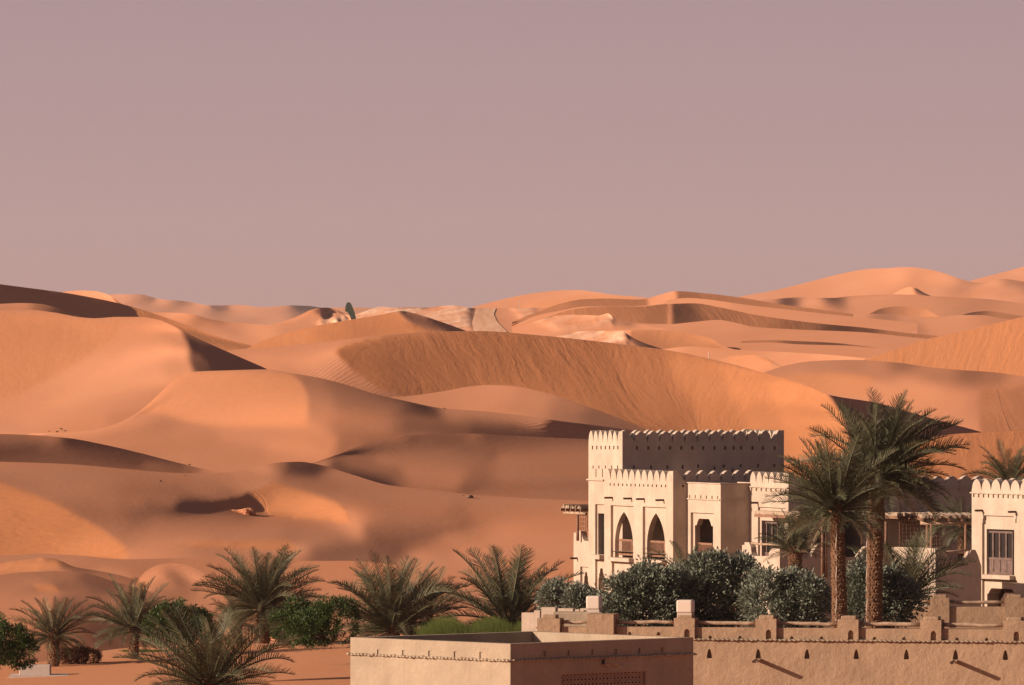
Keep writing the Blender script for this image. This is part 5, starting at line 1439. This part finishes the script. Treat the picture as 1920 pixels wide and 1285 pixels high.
def leaf_cloud(lobes, n_clusters, per, size, seed, aspect=.42, shell=.82):
    """leaves in rosettes spread through rounded lobes; returns arrays"""
    rnd = np.random.RandomState(seed)
    vol = np.array([l_[3] * l_[4] * l_[5] for l_ in lobes]) ** .67
    pick = rnd.choice(len(lobes), n_clusters, p=vol / vol.sum())
    V, F = [], []
    base = 0
    for ci in range(n_clusters):
        x, y, z, rx, ry, rz = lobes[pick[ci]]
        d = rnd.randn(3); d /= np.linalg.norm(d)
        rr = shell + (1.06 - shell) * rnd.rand() ** .6 if rnd.rand() < .8 else rnd.uniform(.3, .8)
        c = np.array([x, y, z]) + d * rr * np.array([rx, ry, rz])
        nn = d / np.array([rx, ry, rz]); nn /= np.linalg.norm(nn)
        nn = nn + np.array([0, 0, .55]); nn /= np.linalg.norm(nn)
        k = per
        dirs = rnd.randn(k, 3); dirs /= np.linalg.norm(dirs, axis=1)[:, None]
        dirs = dirs * .85 + nn[None]; dirs /= np.linalg.norm(dirs, axis=1)[:, None]
        L = size * rnd.uniform(.6, 1.25, k)
        st = c[None] + dirs * (rnd.uniform(0, 1.9, k) * size)[:, None] + rnd.randn(k, 3) * size * .38
        sidev = np.cross(dirs, rnd.randn(k, 3)); sidev /= np.linalg.norm(sidev, axis=1)[:, None]
        w = (L * aspect * .5)[:, None]
        tip = st + dirs * L[:, None]; mid = st + dirs * (L * .5)[:, None]
        q = np.stack([st, mid + sidev * w, tip, mid - sidev * w], 1).reshape(-1, 3)
        V.append(q); F.append(base + np.arange(4 * k).reshape(-1, 4)); base += 4 * k
    return np.concatenate(V), np.concatenate(F)

def quads_mesh(name, V, F, mat):
    me = bpy.data.meshes.new(name)
    me.vertices.add(len(V)); me.vertices.foreach_set('co', V.astype(np.float32).ravel())
    me.loops.add(F.size); me.loops.foreach_set('vertex_index', F.astype(np.int32).ravel())
    me.polygons.add(len(F)); me.polygons.foreach_set('loop_start', np.arange(0, F.size, 4, dtype=np.int32))
    me.update(calc_edges=True); me.materials.append(mat)
    return me

def bush(name, label, base, lobes, n_clusters, per, size, mat, seed, cat='shrub', group=None, aspect=.42):
    e = empty(name, base, 0, label, cat, group)
    rl = random.Random(seed + 500); lobes = list(lobes)
    for _ in range(9):                            # shoots that break the outline
        l_ = rl.choice(lobes[:3]); a_ = rl.uniform(0, 6.28); el_ = rl.uniform(-.1, 1.3); k_ = rl.uniform(.85, 1.08); q_ = rl.uniform(.14, .34) * (l_[3] + l_[5]) / 1.6
        lobes.append((l_[0] + l_[3] * k_ * math.cos(a_) * math.cos(el_), l_[1] + l_[4] * k_ * math.sin(a_) * math.cos(el_), l_[2] + l_[5] * k_ * math.sin(el_), q_, q_, q_ * 1.2))
    V, F = leaf_cloud(lobes, n_clusters, per, size, seed, aspect)
    o = link_mesh('foliage', quads_mesh('foliage', V, F, M[mat]), None, e, False); o['kind'] = 'stuff'
    rnd = random.Random(seed); mb = MB()
    for l_ in lobes[:4]:
        a = Vector((l_[0] * .25, l_[1] * .25, -.15)); b_ = Vector((l_[0], l_[1], l_[2]))
        mb.tube([a, a.lerp(b_, .5) + Vector((rnd.uniform(-.1, .1), 0, 0)), b_], [.07, .05, .02], 6)
        for _ in range(4):
            t = Vector((rnd.uniform(-1, 1) * l_[3], rnd.uniform(-1, 1) * l_[4], rnd.uniform(-.2, 1) * l_[5])) * .7
            mb.tube([a.lerp(b_, .6), b_ + t], [.03, .01], 5)
    s = link_mesh('stem', mb.mesh('stem', M['wood_and_shade']), None, e, False)
    return e

# --- the two tall palms and the smaller ones about the hotel
def base_of(u, D): return slope_at(u, D)
b1 = base_of(1574, 273.5); b2 = base_of(1639, 279)
def z_at(v, D): return CAM_Z - (v - V_HOR) / F_PX * D
palm(b1, z_at(952, 273.5) - b1.z, .212, 2.6, 92, 'tall date palm with lower crown and a pale cable up its trunk', 11, el_min=-20, el_max=86, lean=(-.12, 0), dry=5, wind=-.12)
palm(b2, z_at(891, 279) - b2.z, .24, 3.15, 104, 'tallest date palm, wide crown on a thick shaggy trunk', 12, el_min=-26, el_max=86, lean=(.12, .0), wind=.24, dry=6)
b3 = slope_at(1491, 395); palm(b3, z_at(1030, 395) - b3.z, .30, 2.1, 50, 'short browning date palm before the courtyard wall', 13, el_min=2, el_max=86, dry=8)
b4 = slope_at(1700, 345); palm(b4, z_at(1115, 345) - b4.z, .26, 3.1, 62, 'low spreading date palm before the sunlit yard wall', 14, el_min=-15, el_max=80)
b5 = Vector(px(1893, 0, 470)[:2] + (0.3,)); palm(b5, z_at(905, 470) - .3, .28, 2.7, 50, 'date palm crown rising behind the villa battlements', 15, el_min=-20, el_max=75)
b6 = Vector(px(1806, 0, 447)[:2] + (0.3,)); palm(b6, z_at(985, 447) - .3, .26, 2.3, 40, 'shaded date palm behind the villa pergola', 16, el_min=-45, el_max=80)
b7 = slope_at(1285, 330); palm(b7, z_at(1075, 330) - b7.z, .2, 1.7, 22, 'small palm poking up between the silver bushes and the front wing', 17, el_min=5, el_max=75)

# thin cables up the tall palms
for (b_, u, v0, v1, lab) in ((b1, 1568, 985, 1165, 'thin pale cable running up the lower-crowned tall palm'), (b2, 1625.5, 985, 1165, 'thin pale cable running up the thick shaggy palm trunk')):
    mb = MB(); D_ = b_.y - .24
    mb.tube([px(u + math.sin(i * 2.1) * .8, v0 + (v1 - v0) * i / 9, D_) for i in range(10)], .016, 5)
    tag(mb.build('cable', M['concrete']), lab, 'cable', 'cables on the tall palms')

# --- palms of the sandy garden on the left
gp = 'date palms in the sandy garden'
P1 = sand_point(100, 1250); palm(P1, z_at(1190, P1.y) - P1.z, .25, 2.2, 58, 'date palm beside the concrete planter', 21, el_min=-30, el_max=80, group=gp)
P2 = sand_point(250, 1236); palm(P2, z_at(1176, P2.y) - P2.z, .23, 2.75, 56, 'date palm with a bare white-brown trunk between green shrubs', 22, el_min=-12, el_max=82, group=gp)
P3 = sand_behind(492, 402); palm(P3, z_at(1136, 402) - P3.z, .34, 3.5, 84, 'date palm with a chunky brown trunk behind the frond thicket', 23, el_min=-22, el_max=80, group=gp)
P4 = sand_behind(735, 392); palm(P4, z_at(1178, 392) - P4.z, .32, 3.9, 84, 'dense dark date palm behind the hut', 24, el_min=-8, el_max=82, group=gp)
P5 = sand_behind(952, 396); palm(P5, z_at(1165, 396) - P5.z, .3, 4.15, 64, 'date palm fanning beside the stepped wall and green grass', 25, el_min=-8, el_max=82, group=gp)
P6 = sand_behind(800, 410); palm(P6, z_at(1150, 410) - P6.z, .28, 2.9, 30, 'smaller date palm tucked behind the dense dark one', 26, el_min=0, el_max=70, group=gp)
P0 = sand_point(395, 1400); P0 = px(395, 600, 262); P0.z = 3.0
palm(P0, z_at(1285, 262) - 3.0, .26, 3.0, 72, 'large date palm in front, its arching fronds over bare sand', 27, el_min=-20, el_max=82, group=gp)
P7 = sand_behind(560, 408); palm(P7, z_at(1165, 408) - P7.z, .25, 2.2, 30, 'bushy young palm under the chunky-trunked palm', 28, el_min=-10, el_max=70, group=gp)
P8 = sand_behind(445, 420); palm(P8, z_at(1165, 420) - P8.z, .22, 2.0, 26, 'young palm left of the chunky-trunked palm', 29, el_min=-10, el_max=75, group=gp)

# --- silver-leaved bushes on the terrace
sg_ = 'silver-green bushes along the terrace wall'
def ray_base(u, D): return slope_at(u, D)
B1 = ray_base(1200, 292)
bush('silver_bush', 'silver-green bush beside the lamp boxes, broad and low', B1, [(-.75, 0, .95, .75, .8, .85), (.15, .2, 1.1, .85, .8, .85), (.75, 0, .95, .6, .7, .85), (0, -.3, .55, 1.3, .6, .55)], 498, 34, .15, 'silver_leaf', 31, group=sg_)
B2 = ray_base(1345, 293)
bush('silver_bush', 'tallest silver-green bush, between the annex and the terrace posts', B2, [(-.45, 0, 1.3, .85, .85, 1.05), (.45, .1, 1.45, .85, .8, 1.0), (-.75, 0, .8, .6, .6, .8), (.7, -.1, .75, .7, .7, .75)], 574, 34, .15, 'silver_leaf', 32, group=sg_)
B3 = ray_base(1473, 290)
bush('silver_bush', 'silver-green bush beneath the short browning palm', B3, [(-.6, 0, 1.0, .75, .75, .9), (.35, .1, 1.05, .8, .75, .8), (.85, 0, .85, .5, .6, .75)], 453, 34, .15, 'silver_leaf', 33, group=sg_)
B4 = ray_base(1640, 300)
bush('silver_bush', 'tall silver-green bush behind the two tall palm trunks', B4, [(-.35, 0, 1.25, .7, .6, .95), (.45, .1, 1.05, .75, .6, .95), (0, 0, .6, .9, .6, .6)], 453, 34, .15, 'silver_leaf', 34, group=sg_)
B5 = ray_base(1274, 300)
bush('silver_bush', 'silver-green bush squeezed between the broad and the tallest one', B5, [(0, 0, 1.2, .6, .6, .75), (-.1, 0, .6, .6, .5, .6)], 257, 34, .15, 'silver_leaf', 35, group=sg_)
B6 = px(1086, 1140, 335)
bush('silver_bush', 'small silver bush beside the pale lamp box', B6, [(0, 0, .25, .42, .4, .45), (.2, 0, .2, .35, .4, .4)], 136, 34, .15, 'silver_leaf', 36, group=sg_)
B7 = px(1040, 1140, 345)
bush('silver_bush', 'small dark silver bush behind the stepped wall', B7, [(0, 0, .3, .55, .45, .5)], 136, 34, .15, 'silver_leaf', 37, group=sg_)
# --- bright green shrubs of the sandy garden
gg = 'leafy green shrubs in the sandy garden'
def gb(u, v, D, lobes, n_, seed, label, mat='green_leaf', size=.12, nm='green_shrub'):
    b_ = sand_behind(u, D) if D else sand_point(u, v)
    bush(nm, label, b_, lobes, int(n_ * 1.8), 30, size, mat, seed, group=gg if mat == 'green_leaf' else None)
gb(20, 1245, 350, [(-.9, 0, .75, .9, .7, .9), (.1, 0, .5, .6, .6, .7), (.5, 0, .3, .5, .5, .45)], 210, 41, 'leafy green shrub behind the concrete planter')
gb(320, 1210, 362, [(-.4, 0, .45, .6, .6, .65), (.45, 0, .6, .75, .6, .75), (1.2, 0, .4, .6, .6, .55)], 230, 42, 'dark green shrub right of the bare-trunked palm')
gb(620, 1205, 372, [(-.5, 0, .5, .7, .6, .7), (.35, 0, .75, .75, .6, .85), (-1.2, 0, .4, .6, .6, .5)], 230, 43, 'yellow-green shrub beside the dense dark palm')
gb(560, 1205, 378, [(-.3, 0, .7, .8, .6, .8), (.5, 0, .6, .7, .6, .7)], 170, 44, 'green shrub behind the chunky palm trunk')
b_ = sand_point(150, 1246)
bush('red_hedge', 'low clipped reddish-brown hedge behind the planter', b_ + Vector((0, .6, 0)), [(-.7, 0, .28, .5, .3, .33), (-.2, 0, .3, .5, .3, .33), (.3, 0, .3, .5, .3, .33)], 420, 30, .08, 'red_leaf', 45, cat='hedge')

# --- grass
def grass_clump(name, label, c, w, h, n_, seed, mat='grass'):
    rnd = np.random.RandomState(seed)
    x = rnd.uniform(-w, w, n_) + rnd.randn(n_) * .1; y = rnd.uniform(-.8, .8, n_)
    hh = h * rnd.uniform(.5, 1.1, n_) * (0.55 + .45 * np.abs(np.sin(x * 1.7 + 1)))
    lx = rnd.randn(n_) * .16; ly = rnd.randn(n_) * .12; wd = .012
    b0 = np.stack([x - wd, y, 0 * x], 1); b1_ = np.stack([x + wd, y, 0 * x], 1)
    t0 = np.stack([x + lx + wd * .2, y + ly, hh], 1); t1 = np.stack([x + lx - wd * .2, y + ly, hh], 1)
    V = np.stack([b0, b1_, t0, t1], 1).reshape(-1, 3); F = np.arange(4 * n_).reshape(-1, 4)
    o = link_mesh(name, quads_mesh(name, V, F, M[mat]), None); o.location = c
    return tag(o, label, 'grass', kind='stuff')
gr = sand_behind(905, 352)
grass_clump('grass', 'bright green tall grass behind the hut parapet', Vector((gr.x, 352, z_at(1200, 352))), 2.5, .95, 5000, 51)
gr = sand_point(290, 1224)
grass_clump('lawn_edge', 'thin green lawn edge at the foot of the bare-trunked palm', gr + Vector((.5, 1.5, 0)), 2.0, .10, 2500, 52)

# --- planter block and pale paving slab
pp = sand_point(66, 1268)
e = empty('planter', pp, 0, 'pale concrete planter block on a slab by the palm', 'planter')
mb = MB(); s_ = pp.y / F_PX
mb.box((pp.x, pp.y, pp.z + .26), (58 * s_, .9, .50)); o = mb.build('block', M['concrete'], e); md = o.modifiers.new('soft', 'BEVEL'); md.width = .03; md.segments = 2
mb = MB(); mb.box((pp.x + .2, pp.y - .1, pp.z + .01), (110 * s_, 2.2, .12)); o = mb.build('slab', M['concrete'], e)

# ---------------------------------------------------------------- far things
_c = DUNES['crested_dune']; D_f = float(np.interp(660, _c[0], _c[2][:, 0])) + 6.0
mk = empty('marker_fin', px(659, 600, D_f), 0, 'dark green leaning fin-shaped marker standing on the crested dune', 'marker')
m, n, l, b = new_mat('dark_green_paint', .6, .3); b.inputs['Base Color'].default_value = (0.055, 0.075, 0.060, 1)
out = [(661.5, 604), (657, 592), (653, 585), (648.5, 583), (649, 575), (651, 569.5), (653.5, 568), (657, 570), (660, 577), (664, 588), (667.5, 604)]
fm = Face(px(650, 0, D_f)[:2], (1, 0), (0, -1)); mb = MB()
profile_solid(mb, fm, [fm.sz(u, v) for u, v in out][::-1], -.5, 0); o = mb.build('fin', m, mk)
md = o.modifiers.new('soft', 'BEVEL'); md.width = .12; md.segments = 2
mb = MB(); fmp = fm.off(-.25); mb.tube([fmp.P(*fmp.sz(664.5, 612)), fmp.P(*fmp.sz(664.5, 600))], .12, 6); mb.build('foot', m, mk)
def dune_point(name, u, v):
    us, V, D = DUNES[name]; i = int(np.clip(np.searchsorted(us, u), 0, len(us) - 1))
    return px(u, v, float(np.interp(v, V[i], D[i])))
# track over the flat
def strip(name, left, right, dn, mat, lift):
    n = 24; mb = MB(); rows = []
    for i in range(n + 1):
        t = i / n
        def at(pl):
            k = t * (len(pl) - 1); j = min(len(pl) - 2, int(k)); f = k - j
            return pl[j][0] + (pl[j + 1][0] - pl[j][0]) * f, pl[j][1] + (pl[j + 1][1] - pl[j][1]) * f
        a, b_ = at(left), at(right)
        rows.append([dune_point(dn, a[0] + (b_[0] - a[0]) * m_ / 8, a[1] + (b_[1] - a[1]) * m_ / 8) + Vector((0, -.2, lift)) for m_ in range(9)])
    for r0, r1 in zip(rows[:-1], rows[1:]):
        for m_ in range(8): mb.face([r0[m_], r0[m_ + 1], r1[m_ + 1], r1[m_]])
    return tag(mb.build(name, mat, None, True), kind='structure')
m, n, l, b = new_mat('packed_track', 1.0, 0.0)
_g = n.new('ShaderNodeNewGeometry').outputs['Position']; mp = n.new('ShaderNodeMapping'); mp.inputs['Scale'].default_value = (.5, .02, .2); l.new(_g, mp.inputs[0])
l.new(mixc(n, l, maprange(n, l, noise(n, l, mp.outputs[0], 1.0, 4.0), .35, .65), (0.56, 0.30, 0.185), (0.66, 0.40, 0.27)), b.inputs['Base Color'])
strip('track', [(893, 579), (889, 592), (885, 606), (888, 622)], [(930, 579), (926, 590), (932, 604), (952, 624)], 'gypsum_flat', m, .14)
# far posts
for i, (u, v0, v1, D_) in enumerate(((720.5, 571, 579, 'gypsum_flat'), (974, 565, 577, 'gypsum_flat'), (1329, 661, 673, 'bright_flat'))):
    D_ = dune_point(D_, u, v1).y; mb = MB(); mb.tube([px(u, v1 + 1.5, D_), px(u, v0, D_)], .09, 6)
    tag(mb.build('marker_post', M['concrete']), ('pale post on the rocky skyline right of the fin marker', 'slim post beyond the sand track', 'thin post on the bright sand flat behind the great dune')[i], 'post')
# stones and dry tufts lying on the sand
def stone_mesh(seed):
    rnd = random.Random(seed); bm = bmesh.new(); bmesh.ops.create_icosphere(bm, subdivisions=2, radius=1)
    for v in bm.verts: v.co *= rnd.uniform(.7, 1.15); v.co.z *= .55
    me = bpy.data.meshes.new('stone'); bm.to_mesh(me); bm.free(); me.materials.append(M['stone']); return me
m, n, l, b = new_mat('dark_stone', .95, .1); l.new(mixc(n, l, noise(n, l, n.new('ShaderNodeNewGeometry').outputs['Position'], 2.0), (0.12, 0.07, 0.05), (0.22, 0.14, 0.10)), b.inputs['Base Color']); M['stone'] = m
ST = [stone_mesh(i) for i in range(4)]
def stone(u, v, r, dn, label, group):
    o = bpy.data.objects.new('stone', ST[int(u) % 4]); col.objects.link(o)
    p = dune_point(dn, u, v); s_ = p.y / F_PX; o.location = p + Vector((0, 0, r * s_ * .25)); o.scale = (r * s_, r * s_, r * s_); o.rotation_euler = (0, 0, u)
    tag(o, label, 'stone', group)
for (u, v, r, la) in ((114, 805, 3.4, 'largest dark stone of the scatter on the bright slope of the big left dune'), (107, 810, 2.6, 'lowest dark stone of the scatter on the big left dune'), (122, 808.5, 2.4, 'rightmost dark stone of the scatter, set apart from the largest one'), (92, 809, 1.6, 'small stray stone set apart from the stone scatter'), (118, 807.5, 1.6, 'small stone touching the largest stone of the scatter')):
    stone(u, v, r, 'big_left_dune', la, 'scattered stones')
stone(833, 766.8, 2.2, 'winding_ridge', 'lone dark stone on the ridge line below the great slip face', 'scattered stones')
for (u, v, r, la) in ((880, 934, 7.5, 'large dark rock alone on the flat sand left of the hotel'), (868, 930, 2.0, 'small stone beside the large lone dark rock'), (300, 903, 3.5, 'half-buried stone with a long shadow on the grey sand slope'), (345, 892, 2.0, 'tiny dark stone at the foot of the striped sand bank'), (395, 920, 1.5, 'speck of stone above the dark hollow')):
    stone(u, v, r, 'lower_swell', la, 'half-buried stones')
stone(355, 872, 2.5, 'left_bank', 'small dark stone on the striped sand bank', 'half-buried stones')
# a clod of crusted sand at the edge of the dark hollow
rc = random.Random(5); bm = bmesh.new(); bmesh.ops.create_icosphere(bm, subdivisions=4, radius=1)
for v in bm.verts:
    f = 1 + .35 * math.sin(v.co.x * 5.1 + v.co.y * 3) * math.cos(v.co.y * 4.3) + rc.uniform(-.12, .12); v.co *= f; v.co.z *= .5
me = bpy.data.meshes.new('sand_clod'); bm.to_mesh(me); bm.free(); me.materials.append(M['sand'])
o = bpy.data.objects.new('sand_clod', me); col.objects.link(o); p = dune_point('lower_swell', 457, 963); s_ = p.y / F_PX
o.location = p; o.scale = (24 * s_, 14 * s_, 17 * s_); tag(o, 'knobbly pale clod of crusted sand at the dark hollow', 'sand clod')

# ---------------------------------------------------------------- dusty air
HAZE = 0.000025
if HAZE > 0:
    mb = MB(); x0, x1, y0, y1, z0, z1 = -3000, 3000, -60, 12000, CAM_Z - 41, CAM_Z + 140
    mb.hexa([(x0, y0, z0), (x1, y0, z0), (x1, y1, z0), (x0, y1, z0), (x0, y0, z1), (x1, y0, z1), (x1, y1, z1), (x0, y1, z1)])
    m = bpy.data.materials.new('haze'); m.use_nodes = True
    n, l = m.node_tree.nodes, m.node_tree.links; n.clear()
    out = n.new('ShaderNodeOutputMaterial'); pv = n.new('ShaderNodeVolumePrincipled')
    pv.inputs['Color'].default_value = (0.92, 0.80, 0.80, 1); pv.inputs['Density'].default_value = HAZE; pv.inputs['Anisotropy'].default_value = 0.1
    l.new(pv.outputs[0], out.inputs['Volume'])
    h = mb.build('haze', m); tag(h, kind='stuff')
